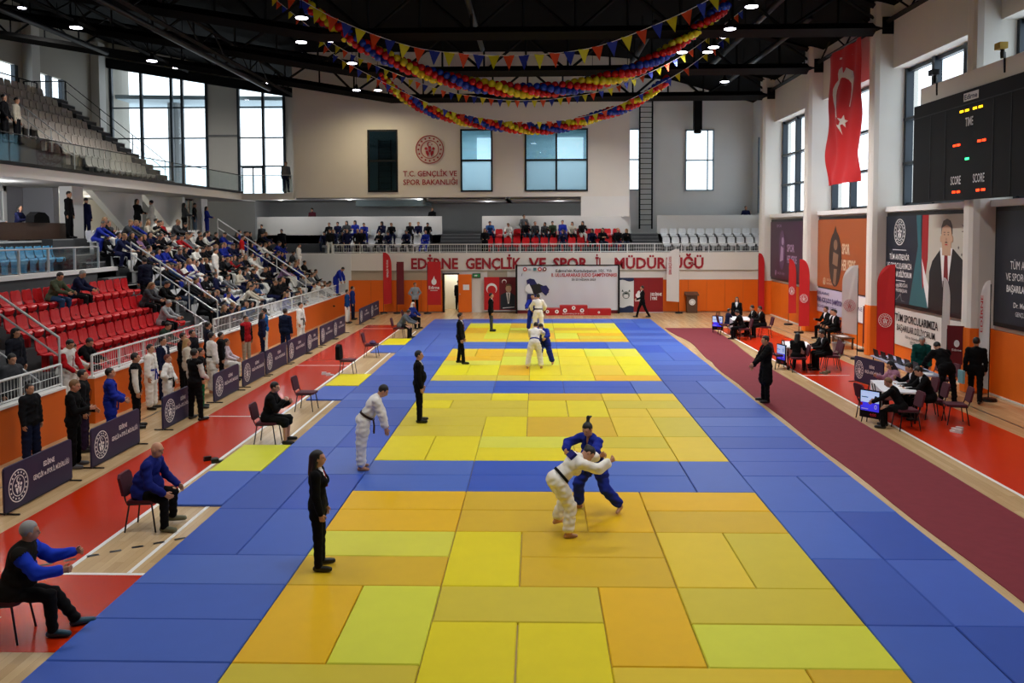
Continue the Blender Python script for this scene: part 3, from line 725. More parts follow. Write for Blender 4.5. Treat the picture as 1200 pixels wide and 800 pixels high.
MB().box(-22.1,-22.02,FY-.14,FY-.06,6.8,9.35).box(-21.3,-21.22,FY-.14,FY-.06,6.8,9.35).box(-20.6,-20.52,FY-.14,FY-.06,6.8,9.35).box(-22.1,-20.52,FY-.14,FY-.06,9.2,9.3).build('door_frame',FRAME,wo)
hb=MB(); hb.prism([(-31.9,16.6),(-17,14.15),(-17,14.8),(-31.9,17.3)],FY-.5,FY-.15,lambda u,v,h:(u,h,v)); struct('beam_facade_head',hb,BLACK)
hb=MB(); hb.prism([(-31.9,16.7),(-13.7,13.7),(-13.7,20),(-31.9,20)],FY-.14,FY-.02,lambda u,v,h:(u,h,v)); struct('wall_facade_head',hb,mat('dim beige plaster','#b5aea2',.8))
cn=MB(); cn.prism([(-36,14.6),(-14,14.2),(-14,14.5),(-36,14.9)],FY+.8,FY+5.5,lambda u,v,h:(u,h,v)); struct('roof_overhang',cn,mat('overhang soffit','#9fb0b8',.8))
oc=struct('column_outside',MB().lathe([(.55,0),(.55,8.6)],-28.3,52,6.0),GREYW)

# ------------------------------------------------------------ roof
def deckz(x):
    pts=[(-32.3,18.6),(-14,14.4),(0,14.3),(8,13.6),(13.3,12.1)]
    for (a,za),(b,zb_) in zip(pts,pts[1:]):
        if a<=x<=b: return za+(zb_-za)*(x-a)/(b-a)
    return 14
dk_=MB(); prof=[(-32.3,18.6),(-14,14.4),(0,14.3),(8,13.6),(13.3,12.1)]
dk_.prism(prof+[(x,z+.3) for x,z in prof[::-1]],-18,52,lambda u,v,h:(u,h,v)); struct('ceiling',dk_,DECK)
struct('wall_front',MB().box(-32,13.2,-18.3,-18,0,19),mat('dim front wall','#8f8a80',.8))
def bot(x): return 11.6 if x>-8 else 11.6+.17*(-8-x)
def topc(x): return min(bot(x)+1.55,deckz(x)-.08) if x<9 else max(bot(x)+.25,deckz(x)-.1)
for i,ty in enumerate((31.6,23.95,16.5,9.1,1.8,-5.5)):
    tr=thing('roof_truss','black steel roof truss spanning the hall, '+['farthest, nearest the back wall','second from the back wall','third from the back wall, carrying the near garland','fourth from the back wall','fifth from the back wall','nearest to the camera'][i],'truss',(0,ty,0))
    xs_=[12.3-1.86*k for k in range(24)]
    cb=MB(); cb.tube([(12.25,0,11.6),(-8,0,11.6),(-31.6,0,bot(-31.6))],.24,4); cb.build('bottom_chord',BLACK,tr)
    cb=MB(); cb.tube([(x,0,topc(x)) for x in (12.2,9,4,0,-8,-14,-31.6)],.13,4); cb.build('top_chord',BLACK,tr)
    wb_=MB()
    for k in range(23):
        a,b=xs_[k],xs_[k+1]
        if k%2==0: wb_.tube([(a,0,bot(a)),(b,0,topc(b))],.06,4)
        else: wb_.tube([(a,0,topc(a)),(b,0,bot(b))],.06,4)
        wb_.tube([(b,0,bot(b)),(b,0,topc(b))],.045,4)
    wb_.build('web_bars',BLACK,tr)
    MB().box(11.9,12.3,-.22,.22,11.4,12.0).build('bearing_shoe',BLACK,tr)
for X,Z,lab in ((12.1,11.85,'along the right wall'),(-14,12.2,'left of the hall middle'),(-20,13.6,'above the upper left stand')):
    lt_=thing('edge_truss','black longitudinal roof truss '+lab,'truss',(X,8,Z))
    MB().tube([(0,-22,0),(0,26,0)],.1,4).build('bottom_chord',BLACK,lt_); MB().tube([(0,-22,.8),(0,26,.8)],.08,4).build('top_chord',BLACK,lt_)
    wb_=MB()
    for k in range(32): wb_.tube([(0,-22+1.5*k,0 if k%2 else .8),(0,-20.5+1.5*k,.8 if k%2 else 0)],.04,4)
    wb_.build('web_bars',BLACK,lt_)
for i,(X,Z,y0,y1) in enumerate(((9.6,12.15,17,31),(8.0,12.3,10,28),(6.6,12.4,5,15),(-2.6,12.4,14,23),(-14.1,11.9,6,30),(-19.6,12.6,4,24),(4.2,12.3,18,30))):
    dt=thing('ceiling_duct','round grey duct hung under the roof, '+['nearest the right wall','second from the right wall','front one right of the garlands','one above the garland middle','long one left of the garlands','one over the upper left stand','one above the backdrop'][i],'duct',(X,y0,Z))
    MB().tube([(0,0,0),(0,y1-y0,0)],.11,10).build('pipe',DUCT,dt,smooth=True)
    h_=MB()
    for k in range(int((y1-y0)/3)): h_.tube([(0,1+3*k,0),(0,1+3*k,1.2)],.015,4)
    h_.build('hangers',BLACK,dt)
# downpipe-like speaker
sp=thing('hanging_speaker','black column loudspeaker hanging high on the back wall right','speaker',(9.4,37.6,11.6)); MB().box(-.24,.24,-.2,.2,-1.1,1.2).build('cabinet',BLACK,sp); MB().lathe([(.2,0),(.24,.1),(.2,.2)],0,0,-1.3).build('horn',BLACK,sp); MB().box(-.08,.08,.2,.8,-.1,.1).build('bracket',BLACK,sp)
# high bay lamps
LP=[(6.45,12.7),(6.45,15.7),(6.5,16.9),(6.5,18.7),(6.45,19.6),(5.45,19.6),(6.55,24.3),(-7.9,13.5),(-7.8,16.9),(-8.9,17.1),(-7.9,21.2),(-15.9,14.5),(-15.9,20.3),(-9.6,30.2),(-8.5,30.3),(2.5,28.2),(8.6,26.5),  # last two on this line are added to brighten the hall's back
 (6.5,4),(6.5,-2),(6.5,-8),(-7.9,4),(-7.9,-2),(-7.9,-8),(0,-4),(0,3),(-15.9,4),(-.5,11)]
names_=['first','second','third','fourth','fifth','sixth','seventh','eighth','ninth','tenth','eleventh','twelfth','thirteenth','fourteenth','fifteenth','sixteenth','seventeenth','eighteenth']
lampm=mat('lamp lens','#f4f2ff',.5,emit=22)
for i,(x,y) in enumerate(LP):
    far=y>29
    nm='LED roof lamp, %s of the %s'%(names_[sorted(set(q[1] for q in LP if (q[0]>3)==(x>3)),reverse=True).index(y)],('right row' if x>3 else 'left rows'))+(', inner one' if (x,y)==(5.45,19.6) else ', outermost' if x<-15 else '')
    lp=thing('high_bay_lamp',nm,'ceiling lamp',(x,y,11.5 if not far else 11.85))
    MB().lathe([(.05,.3),(.1,.12),(.22,.04),(.23,0),(.21,0)],0,0,n=14).build('housing',BLACK,lp); MB().lathe([(.2,0),(.19,-.02)],0,0,n=14).build('lens',lampm,lp); MB().tube([(0,0,.3),(0,0,deckz(x)-.02-(11.5 if not far else 11.85))],.012,4).build('cable',BLACK,lp)
    l=bpy.data.lights.new('lamp_light','SPOT'); l.energy=(2700 if y>22 else 2000 if y>12 else 1900) if not far else 750; l.spot_size=R(165 if far else 146); l.spot_blend=.9; l.shadow_soft_size=.22; l.color=(1,.975,.94) if not far else (1,.82,.5)
    o=bpy.data.objects.new('lamp_light',l); C.objects.link(o); o.parent=lp; o.location=(0,0,-.05)
for i,(x,y,z) in enumerate(((-24,42,15.3),(-17.5,41,14.1),(-27,30,16.2))):  # added lamps tucked among the dark beams to brighten the gallery wall
    lp=thing('high_bay_lamp','LED roof lamp over the left gallery, %s'%['before the widest window','before the narrow tall window','above the upper stand walkway'][i],'ceiling lamp',(x,y,z)); MB().lathe([(.05,.3),(.1,.12),(.22,.04),(.23,0),(.21,0)],0,0,n=14).build('housing',BLACK,lp); MB().lathe([(.2,0),(.19,-.02)],0,0,n=14).build('lens',lampm,lp)
    l=bpy.data.lights.new('lamp_light','SPOT'); l.energy=2200; l.spot_size=R(165); l.spot_blend=.9; l.shadow_soft_size=.22; l.color=(1,.965,.9); o=bpy.data.objects.new('lamp_light',l); C.objects.link(o); o.parent=lp; o.location=(0,0,-.05)
# ------------------------------------------------------------ balloons and bunting
BCOL=[mat('red balloon','#c81414',.25),mat('yellow balloon','#e0d020',.25),mat('blue balloon','#1c3cae',.25)]
def interp(pts,n):
    P=[Vector(p) for p in pts]; L=[0]
    for a,b in zip(P,P[1:]): L.append(L[-1]+(b-a).length)
    out=[]
    for k in range(n):
        s=L[-1]*k/(n-1); i=0
        while i<len(P)-2 and L[i+1]<s: i+=1
        t=(s-L[i])/(L[i+1]-L[i])
        p0=P[max(i-1,0)];p1=P[i];p2=P[i+1];p3=P[min(i+2,len(P)-1)]
        out.append(.5*((2*p1)+(p2-p0)*t+(2*p0-5*p1+4*p2-p3)*t*t+(3*p1-p0-3*p2+p3)*t**3))
    return out
def balloon_meshes(r):
    res=[]
    for m in BCOL:
        prof=[(.012*r/.14,-r*1.12)]
        for k in range(1,8):
            a=-PI/2+PI*k/8; prof.append((r*math.cos(a),r*math.sin(a)*(1.05 if a<0 else .98)))
        prof.append((.004,r)); b=MB().lathe(prof,0,0,n=10); b.lathe([(r*.09,-r*1.2),(r*.03,-r*1.05)],0,0,n=5)
        res.append(b.mesh('balloon',m,True))
    return res
def garland(label,pts,r,n):
    root=thing('balloon_garland',label,'balloons',pts[0]); o=Vector(pts[0]); me=balloon_meshes(r)
    cs=interp(pts,n); MB().tube([p-o for p in cs],.012,4).build('cord',BLACK,root)
    for i,p in enumerate(cs):
        for q in range(4):
            a=2*PI*q/4+i*.42; c=[0,1,0,2][q]
            off=Vector((0.3*r*math.cos(a*2),math.cos(a)*r*1.05,math.sin(a)*r*1.05))
            b=link('balloon',me[c],root,p-o+off); b.rotation_euler=(a,random.uniform(-.4,.4),random.uniform(0,6)); b.scale=[random.uniform(.86,1.06)]*3
garland('thick near garland of red, yellow and blue balloons across the roof',[(-8.6,16.5,12.75),(-8.1,16.5,12.35),(-6.6,16.5,11.3),(-4.82,16.5,10.45),(-3,16.5,9.9),(-1.14,16.5,9.6),(.4,16.5,9.6),(1.92,16.5,9.85),(3.2,16.5,10.25),(4.35,16.5,10.85),(5.5,16.5,11.7),(6.45,16.5,12.45)],.15,72)
garland('smaller far garland of red, yellow and blue balloons lower before the back wall',[(-7.2,24,11.5),(-6.4,24,10.7),(-5.17,24,9.97),(-4,24,9.6),(-2.88,24,9.35),(-.4,24,9.05),(1.2,24,9.2),(2.45,24,9.6),(4,24,10.1),(5.54,24,11.15)],.135,72)
PN=[mat('yellow pennant','#dcd420',.6),mat('orange pennant','#e04a12',.6),mat('blue pennant','#1a34a4',.6)]
def bunting(label,pts,step,w_,h_):
    root=thing('bunting',label,'bunting',pts[0]); o=Vector(pts[0])
    fine=interp(pts,200); L=sum((b-a).length for a,b in zip(fine,fine[1:])); n=int(L/step)
    cs=interp(pts,n+1); MB().tube([p-o for p in fine[::4]+[fine[-1]]],.012,4).build('cord',WHITE,root)
    me=[MB().prism([(-w_/2,0),(w_/2,0),(0,-h_)],-.004,.004,lambda u,v,h:(u,h,v)).mesh('pennant',m) for m in PN]
    for i in range(n):
        a,b=cs[i],cs[i+1]; p=(a+b)/2; q=link('pennant',me[i%3],root,p-o); ang=math.atan2(b.z-a.z,b.x-a.x)
        q.rotation_euler=(random.uniform(-.15,.15),-ang*.6,random.uniform(-.5,.5))
bunting('nearest bunting of large yellow, orange and blue pennants',[(-9.2,15,13.0),(-8.54,15,12.61),(-6.94,15,11.73),(-4.6,15,10.87),(-2.6,15,10.58),(-.8,15,10.52),(1,15,10.65),(2.39,15,10.97),(4.7,15,11.89),(5.9,15,12.5)],.5,.4,.5)
bunting('middle bunting of small pennants hanging below the near balloon garland',[(-10.8,20,13.9),(-8.07,20,11.85),(-4.65,20,10.37),(-2.8,20,9.92),(-.89,20,9.73),(1,20,9.85),(2.85,20,10.24),(5.54,20,11.45),(7.88,20,13.2)],.34,.24,.3)
bunting('farthest bunting of small pennants draped over the far balloon garland',[(-9.6,23,12.9),(-8.75,23,12.0),(-5.04,23,10.13),(-2.9,23,9.5),(-.58,23,9.25),(1.4,23,9.4),(3.12,23,9.88),(6.05,23,11.39),(8.0,23,12.9)],.42,.26,.34)

# ------------------------------------------------------------ banners on the back wall
bx=lambda x:-7.24+(x-482)*.0472
bz=lambda y:(366-y)*.0468
def banner(name,label,cat,x0,x1,y0,y1,m,Y=32.85,thick=.03):
    t=thing(name,label,cat,(bx((x0+x1)/2),Y,max(0,bz(y1)))); W=(bx(x1)-bx(x0)); H=bz(y0)-max(0,bz(y1))
    MB().box(-W/2,W/2,-thick,0,0,H).build('cloth',m,t)
    return t,W,H
t,W,H=banner('flag_banner','tall red flag banner with white crescent and star behind the far referee','banner',568,586,324,364,RED)
f=Flat((0,-.035,0),'-Y',t); f.crescent(0,H*.66,.3,PRINTW,rot=R(-90)); f.star(0,H*.46,.12,PRINTW); f.done('crescent_and_star'); MB().box(-W/2,W/2,-.1,.06,-.02,.04).build('base',STEEL,t)
t,W,H=banner('portrait_banner','dark red roll-up banner with portrait of a suited man','banner',586,606,324,364,DKRED,32.84)
f=Flat((0,-.035,0),'-Y',t); su=mat('printed dark suit','#1a2430',.6); fa=mat('printed face','#c8a488',.6); hr=mat('printed brown hair','#6a5038',.6)
f.poly([(-.4,.1),(.4,.1),(.4,.85),(.16,1.02),(-.14,1.02),(-.4,.88)],su,.004); f.poly([(-.1,1.02),(.14,1.02),(.06,.4),(0,.4)],PRINTW,.006); f.poly([(.0,.98),(.06,.98),(.05,.5),(.01,.5)],su,.008)
f.disc(.04,1.24,.16,fa,.008,ry=.21); f.poly([(-.12,1.3),(-.1,1.46),(.06,1.52),(.2,1.44),(.2,1.34),(.1,1.4),(-.06,1.38)],hr,.01); f.crescent(-.2,1.62,.13,PRINTW,rot=R(-90))
f.text('Kemal',-.3,.14,.1,PRINTW,width=.55,h=.01,rot=.1) if False else f.poly([(-.3,.14),(.35,.2),(.35,.23),(-.28,.18)],PRINTW,.01)
f.done('portrait_print'); MB().box(-W/2,W/2,-.1,.06,-.02,.04).build('base',STEEL,t)
# big backdrop
bd=thing('event_backdrop','large white event backdrop with a throwing judo pair printed at left','backdrop',(bx(665.5),32.3,0))
W=bx(724)-bx(608); z0,z1=bz(361)-.05,bz(310)-.02
MB().box(-W/2-.1,-W/2,-.1,.1,0,z1).box(W/2,W/2+.1,-.1,.1,0,z1).box(-W/2-.1,W/2+.1,-.05,.1,z1,z1+.06).build('frame',CHFRAME,bd)
MB().box(-W/2,W/2,.02,.06,0,z0+.05).build('lower_skirt',DKRED,bd)
pts=[];n=40;bk=MB();vs=[];fs=[]
for i in range(n+1):
    u=-W/2+W*i/n
    for k in range(9):
        v=z0+(z1-z0)*k/8; vs.append((u,-.03-.012*math.sin(i*.9+k*.5)*math.sin(k/8*PI)-.01*math.sin(i*.35-k*.8),v))
for i in range(n):
    for k in range(8): a=i*9+k; fs.append((a,a+9,a+10,a+1))
bk.add(vs,fs).build('printed_sheet',mat('white backdrop vinyl','#d6d8de',.5),bd,smooth=True)
f=Flat((0,-.06,0),'-Y',bd); sx=lambda x:bx(x)-bx(665.5)
blk=mat('black print','#15151a',.6); rdp=mat('red print','#b81420',.6); nvp=mat('dark blue print','#1a1a5c',.6)
for x,m in ((616.3,rdp),(633.4,rdp),(639,DKRED)): f.disc(sx(x),bz(314.2),.11,m,.006); f.disc(sx(x),bz(314.2),.05,PRINTW,.009)
f.disc(sx(622),bz(314.5),.06,mat('pale print','#b8c0c8',.6)); f.rect(sx(626),bz(316),sx(629.5),bz(312.5),mat('teal print','#4a7a80',.6))
f.text("Edirne'nin Kurtuluşunun 101. Yılı",sx(652),bz(318)+.02,.15,blk,width=sx(716)-sx(652),bold=.012)
f.text('II. ULUSLARARASI JUDO ŞAMPİYONASI',sx(647),bz(323)+.0,.19,rdp,width=sx(722)-sx(647),bold=.02)
f.text('20-23 NİSAN 2023',sx(670),bz(327.5),.11,blk,width=sx(698)-sx(670),bold=.012)
f.text('/',sx(612),bz(322),.15,blk,bold=.02)
# printed throw: dark blue / white figures
g=lambda pts:[(sx(x),bz(y)) for x,y in pts]
f.poly(g([(618,327),(622,325),(627,326),(630,331),(627,337),(620,336)][::-1]),nvp,.006)
f.poly(g([(617,334),(621,331),(624,337),(626,343),(620,342),(616,339)][::-1]),PRINTW,.008)
f.poly(g([(622,333),(632,331),(641,335),(644,341),(640,345),(636,341),(628,344),(623,340)][::-1]),blk,.007)
f.poly(g([(634,334),(641,333),(644.5,338),(641,345),(636,341)][::-1]),nvp,.009)
f.poly(g([(619,343),(630,343),(635,350),(634,358),(628,360),(624,352),(622,360),(618,355)][::-1]),nvp,.006)
f.disc(sx(628),bz(349),.1,mat('printed skin','#b58a70',.6),.009); f.poly(g([(630,345),(634,343),(636,346),(631,348)][::-1]),PRINTW,.01)
f.done('backdrop_print')
# podium
pdm=thing('winners_podium','low red winners podium with round emblems before the backdrop','podium',(bx(680),31.5,0))
pr=mat('podium red','#b5141c',.5)
for nme,a,b,h in (('low_step',640,656,.36),('top_step',656,687.5,.52),('low_step',687.5,714,.34)):
    MB().box(bx(a)-bx(680),bx(b)-bx(680)-.01,-.3,.3,0,h).build(nme,pr,pdm)
f=Flat((0,-.305,0),'-Y',pdm)
for x,v,r in ((642,.2,.09),(652.5,.2,.1),(661.8,.26,.11),(671.5,.4,.1),(681,.26,.11),(700,.16,.06)): f.disc(bx(x)-bx(680),v,r,PRINTW,.006); f.disc(bx(x)-bx(680),v,r*.4,DKRED,.009)
f.text('EDİRNE GENÇLİK VE SPOR',bx(659)-bx(680),.06,.06,PRINTW,width=1.15); f.done('podium_print')
# roll-ups right of backdrop
t,W,H=banner('roll_up_banner','white roll-up banner with navy waves and green round emblem','banner',725,743,325,366,mat('white roll up','#dfe3e4',.6),32.8)
f=Flat((0,-.035,0),'-Y',t); nb=mat('navy wave print','#16284e',.6)
f.poly([(-W/2,H)]+[(-W/2+W*k/8,H-.16+.05*math.sin(k*.8)) for k in range(9)]+[(W/2,H)],nb); f.poly([(-W/2,0),(W/2,0)]+[(W/2-W*k/8,.32+.06*math.sin(k*.8)) for k in range(9)],nb)
gp=mat('dark green print','#1c4440',.6); f.ring(0,H*.5,.17,.2,gp); f.crescent(0,H*.5,.15,gp,rot=R(-90)); f.disc(0,H*.55,.06,gp)
for q in (-1,1): f.poly([(q*.12,H*.6),(q*.2,H*.66),(q*.24,H*.6)][::q],gp)
f.done('emblem_print')
t,W,H=banner('red_display','wide two-panel burgundy display with white EDİRNE YERİ lettering','banner',743,777,325,366,mat('burgundy display','#8a1018',.5),32.8)
f=Flat((0,-.035,0),'-Y',t); f.rect(.02,0,.035,H,DKRED); f.disc(-.5,.95,.2,PRINTW,.006,ry=.16); f.poly([(-.66,1.0),(-.6,1.16),(-.5,1.22),(-.44,1.05)],PRINTW,.008); f.text('Edirne',-.72,.62,.16,PRINTW,width=.5,bold=.02)
f.rect(.12,.68,.14,1.1,PRINTW); f.text('EDİRNE',.18,.93,.15,PRINTW,width=.55,bold=.03); f.text('YERİ',.18,.7,.15,PRINTW,width=.3,bold=.03); f.done('display_print')
MB().box(-W/2-.02,W/2+.02,-.12,.05,-.02,.03).build('base',STEEL,t)
# feather flags -------------------------------------------------------
def feather(label,x,y,w_,z0,z1,m,face='-Y',rnd=True,pole=True,text=None,tm=PRINTW,emb=True,side=1,point=False,baser=.22):
    t=thing('feather_flag',label,'flag',(x,y,0))
    a=ROT[face] if isinstance(face,str) else face; U=Vector((math.cos(a),math.sin(a),0)); N=Vector((math.sin(a),-math.cos(a),0))
    MB().lathe([(baser,0),(baser*.9,.07),(.05,.09)],0,0,n=14).build('base',CHFRAME,t)
    MB().tube([(0,0,.05),(0,0,z1-.1)],.015,6).build('pole',CHFRAME,t)
    out=[];n=12
    if rnd:
        out=[(0,z0),(w_*side,z0+.05)]+[(w_*side*(math.cos(PI/2*k/n)**.7 if k<n else 0),z1-.7+.7*math.sin(PI/2*k/n)) for k in range(n+1)]
    elif point: out=[(0,z0+.25),(w_*side/2,z0),(w_*side,z0+.25),(w_*side,z1),(0,z1)]
    else: out=[(0,z0),(w_*side,z0),(w_*side,z1),(0,z1)]
    fb=MB(); fb.prism(out,-.006,.006,lambda u,v,h:U*u+Vector((0,0,v))+N*(h+.02*math.sin(v*4+u*5))); fb.build('cloth',m,t)
    f=Flat(Vector((0,0,0))+N*.032,a,t)
    if emb: f.emblem(w_*side/2,z0+(z1-z0)*.42,w_*.38,tm)
    if text:
        f.text(text,w_*side*.62,z0+(z1-z0)*.52,w_*.22,tm,width=(z1-z0)*.34,rot=PI/2,bold=.015)
    if emb or text: f.done('flag_print')
    return t
feather('red feather flag at the far left end of the back wall, tallest there',bx(451),32.4,.46,.5,3.35,RED,text='GENÇLİK VE SPOR',emb=False)
feather('narrow dark red banner flag beside the left feather flag',bx(467),32.3,.4,.5,2.85,DKRED,rnd=False,text=None,emb=False)
t=feather('red rectangular flag with white Edirne print left of the open door',bx(503),32.2,.75,.48,2.85,RED,rnd=False,emb=False)
f=Flat((0,-.03,0),'-Y',t); f.disc(.37,1.75,.14,PRINTW,ry=.17); f.poly([(.3,1.9),(.38,2.08),(.42,1.9)],PRINTW); f.text('Edirne',.08,1.36,.17,PRINTW,width=.58,bold=.02); f.rect(.16,1.26,.56,1.29,PRINTW); f.done('flag_print')
feather('white feather flag with red vertical print in front of the MÜDÜRLÜĞÜ lettering',7.48,32.3,.68,.62,3.5,mat('off white flag cloth','#d6d2d0',.7),side=-1,text='EDİRNE GENÇLİK VE SPOR',tm=rdp,emb=False)
feather('red feather flag in the far right corner by the first column',11.45,31.1,.32,.25,3.3,RED,emb=False)
OWF=MATS['off white flag cloth']
feather('narrow red feather flag, left one of the pair under the purple poster',11.75,26.6,.5,.55,3.15,RED,face=R(-66),tm=PRINTW)
feather('wide red feather flag, right one of the pair beside the orange column',11.25,23.3,.5,.3,3.25,RED,face=R(-50))
feather('pale feather flag beside the orange poster and the seated men',10.95,15.6,.55,.85,3.3,OWF,face=R(-42),tm=mat('rose print','#c0606a',.6),side=-1)
feather('large red feather flag left of the president portrait poster',11.45,13.7,.6,.2,3.4,RED,face=R(-48),side=-1)
feather('thin white feather flag in front of the fourth column',11.55,10.6,.22,.4,3.15,OWF,face=R(-60),tm=rdp,emb=False)
feather('thin white feather flag with red letters at the right edge',11.7,8.25,.3,.3,3.2,OWF,face=R(-62),emb=False,text='EDİRNE',tm=rdp,side=-1)
feather('burgundy pointed pennant banner by the orange column right of the congratulation banner',11.3,9.75,.5,.62,1.85,DKRED,face=R(-35),rnd=False,point=True,emb=False)
f=Flat((11.3,9.75,0),R(-35)); 
t=bpy.data.objects[[o.name for o in bpy.data.objects if o.get('label','').startswith('burgundy pointed')][0]]
f=Flat(Vector((math.sin(R(-35)),-math.cos(R(-35)),0))*.035,R(-35),t); f.disc(.25,1.35,.07,PRINTW,ry=.1); f.text('Edirne',.13,1.14,.06,PRINTW,width=.24,bold=.02); f.done('flag_print')
t=feather('burgundy banner stand with a small white mark left of the third column',11.9,17.6,.4,.3,1.7,DKRED,face=R(-50),rnd=False,emb=False)
# lectern
lc=thing('lectern','dark wooden lectern with round white emblem by the back wall','lectern',(8.22,32.6,0))
MB().box(-.28,.28,-.2,.22,0,.95).build('body',WOODD,lc); tb=MB(); tb.prism([(-.28,.95),(.26,.95),(.26,1.14),(-.28,1.0)],-.36,.36,lambda u,v,h:(h,u,v)); tb.build('top',WOODD,lc)
f=Flat((0,-.205,0),'-Y',lc); f.disc(0,.6,.17,PRINTW); f.ring(0,.6,.1,.12,mat('grey print','#88888c',.6),.009); f.done('emblem')

# ------------------------------------------------------------ posters on the right wall
def poster(label,yc,L,z0,z1,m):
    t=thing('wall_poster',label,'poster',(12.2,yc,0)); 
    MB().box(-.0,.1,-L/2,L/2,z0,z1).build('frame',CHFRAME,t); MB().box(-.03,.0,-L/2+.12,L/2-.12,z0+.12,z1-.12).build('print_sheet',m,t)
    return t,Flat((-.035,0,0),'-X',t)
pp=mat('purple poster','#46203c',.45); po=mat('rust orange poster','#a85420',.45); pn=mat('navy poster','#121e30',.4)
# u = -(y-yc)
t,f=poster('big purple sports poster, farthest on the right wall',28.3,7.1,1.92,5.05,pp)
lv=mat('lavender print','#b090b4',.6); f.disc(-1.0,3.5,.55,mat('grey violet figure print','#6a4a6c',.6),ry=1.0); f.disc(-.85,3.95,.2,lv,.01); f.poly([(-1.3,2.9),(-.75,3.0),(-.7,3.6),(-1.15,3.7)],lv,.01)
f.text('SPOR',-.1,3.45,.36,lv,width=1.2,bold=.03); f.text('HER YERDE',-.1,2.9,.36,lv,width=1.6,bold=.03); f.text('SPOR',-2.0,4.65,.15,lv,width=.9); f.emblem(-2.1,2.3,.14,lv); f.text('GENÇLİK VE SPOR',-1.8,2.25,.12,lv,width=1.3); f.done('poster_print')
t,f=poster('big rust orange sports poster, second from the back wall',20.9,7.1,1.92,5.08,po)
cr=mat('cream print','#dcc0a0',.6); dk2=mat('dark figure print','#3c2a22',.6)
f.disc(-.6,3.3,.75,dk2,ry=1.15); f.poly([(-.9,4.3),(-.6,4.7),(-.3,4.2)],dk2); f.disc(-.55,3.9,.22,mat('tan figure print','#8a6850',.6),.009); f.poly([(-.9,3.1),(-.3,3.0),(-.2,3.5),(-.8,3.6)],MATS['tan figure print'],.009); f.poly([(-.8,2.3),(-.5,2.2),(-.35,2.9),(-.7,2.9)],MATS['tan figure print'],.009)
f.text('SPOR',.2,3.55,.42,cr,width=.85,bold=.03); f.text('HER YERDE',.2,2.9,.42,cr,width=1.5,bold=.03); f.emblem(-1.9,2.32,.16,cr); f.text('GENÇLİK VE SPOR',-1.6,2.35,.1,cr,width=1.1); f.text('BAKANLIĞI',-1.6,2.2,.1,cr,width=.8); f.done('poster_print')
t,f=poster('big dark poster with portrait of a suited grey-haired man, red tie',13.4,6.7,1.9,5.12,pn)
# u range -3.23..3.23 ; portrait occupies right half
pc=mat('printed pale curtain','#c8c2b6',.6); tl=mat('teal print wave','#2c6872',.6)
f.rect(.0,2.03,3.2,5.0,pc,.004); f.poly([(-.9,2.03),(.6,2.03),(.25,2.8),(.0,3.6),(-.1,4.4),(-.1,5.0),(-.45,5.0),(-.3,4.0)],tl,.006)
f.poly([(.0,5.0),(-.02,3.4),(.08,2.6),(.25,2.9),(.42,3.6),(.44,5.0)],mat('printed flag red','#a8141c',.6),.008); f.poly([(.0,3.6),(.4,2.9),(.95,2.03),(.5,2.03),(.15,2.8)],PRINTW,.010)
f.poly([(.5,2.03),(2.95,2.03),(3.0,3.2),(2.75,3.6),(2.1,3.95),(1.3,3.95),(.75,3.55),(.55,3.2)],mat('printed suit','#141418',.6),.012)
f.poly([(1.25,3.98),(2.05,3.98),(1.75,2.6),(1.65,2.3),(1.5,2.6)],PRINTW,.014); f.poly([(1.55,3.8),(1.75,3.8),(1.85,2.5),(1.65,2.03),(1.5,2.5)],mat('printed red tie','#7a0c14',.6),.016)
f.poly([(1.4,3.75),(1.95,3.75),(1.95,4.1),(1.4,4.1)],fa,.017); f.disc(1.66,4.32,.33,fa,.018,ry=.46); f.disc(1.3,4.25,.05,fa,.018,ry=.1); f.disc(2.02,4.25,.05,fa,.018,ry=.1)
f.poly([(1.32,4.4),(1.33,4.62),(1.45,4.8),(1.67,4.86),(1.88,4.8),(2.0,4.62),(2.01,4.4),(1.93,4.6),(1.67,4.68),(1.4,4.6)],mat('printed grey hair','#5a5450',.6),.02)
for q in (-1,1): f.disc(1.66+q*.12,4.38,.035,dk2,.02,n=8,ry=.018); f.rect(1.66+q*.12-.06,4.44,1.66+q*.12+.06,4.46,dk2,.02)
f.poly([(1.56,4.06),(1.76,4.06),(1.72,4.1),(1.6,4.1)],rdp,.02); f.poly([(1.56,4.13),(1.76,4.13),(1.7,4.17),(1.62,4.17)],dk2,.02); f.disc(1.66,4.24,.05,mat('printed nose shade','#b08a70',.6),.02,n=8)
f.emblem(-1.75,4.45,.45,PRINTW); f.rect(-2.3,3.83,-1.2,3.85,PRINTW)
f.text('TÜM ANTRENÖR',-1.75,3.5,.2,PRINTW,width=1.6,align='CENTER',bold=.005); f.text('VE SPORCULARIMIZA',-1.75,3.2,.2,PRINTW,width=2.0,align='CENTER',bold=.005); f.text('BAŞARILAR DİLİYORUM',-1.75,2.92,.18,PRINTW,width=2.0,align='CENTER',bold=.025)
f.rect(-2.25,2.78,-1.25,2.8,PRINTW); f.text('Recep Tayyip ERDOĞAN',-1.75,2.58,.13,PRINTW,width=1.4,align='CENTER',bold=.01); f.text('T.C. CUMHURBAŞKANI',-1.75,2.4,.12,PRINTW,width=1.35,align='CENTER')
f.poly([(-2.2,2.1),(-1.9,2.15),(-1.6,2.36),(-1.5,2.12),(-1.2,2.1),(-1.5,2.1),(-1.6,2.3),(-1.9,2.13)],mat('grey print','#88888c',.6)); 
for q,(a,b) in enumerate(((2.2,4.0),(2.4,3.8),(2.7,3.7),(2.5,4.6))): f.star(a+.2,b,.06 if q<3 else .02,dk2,.006)
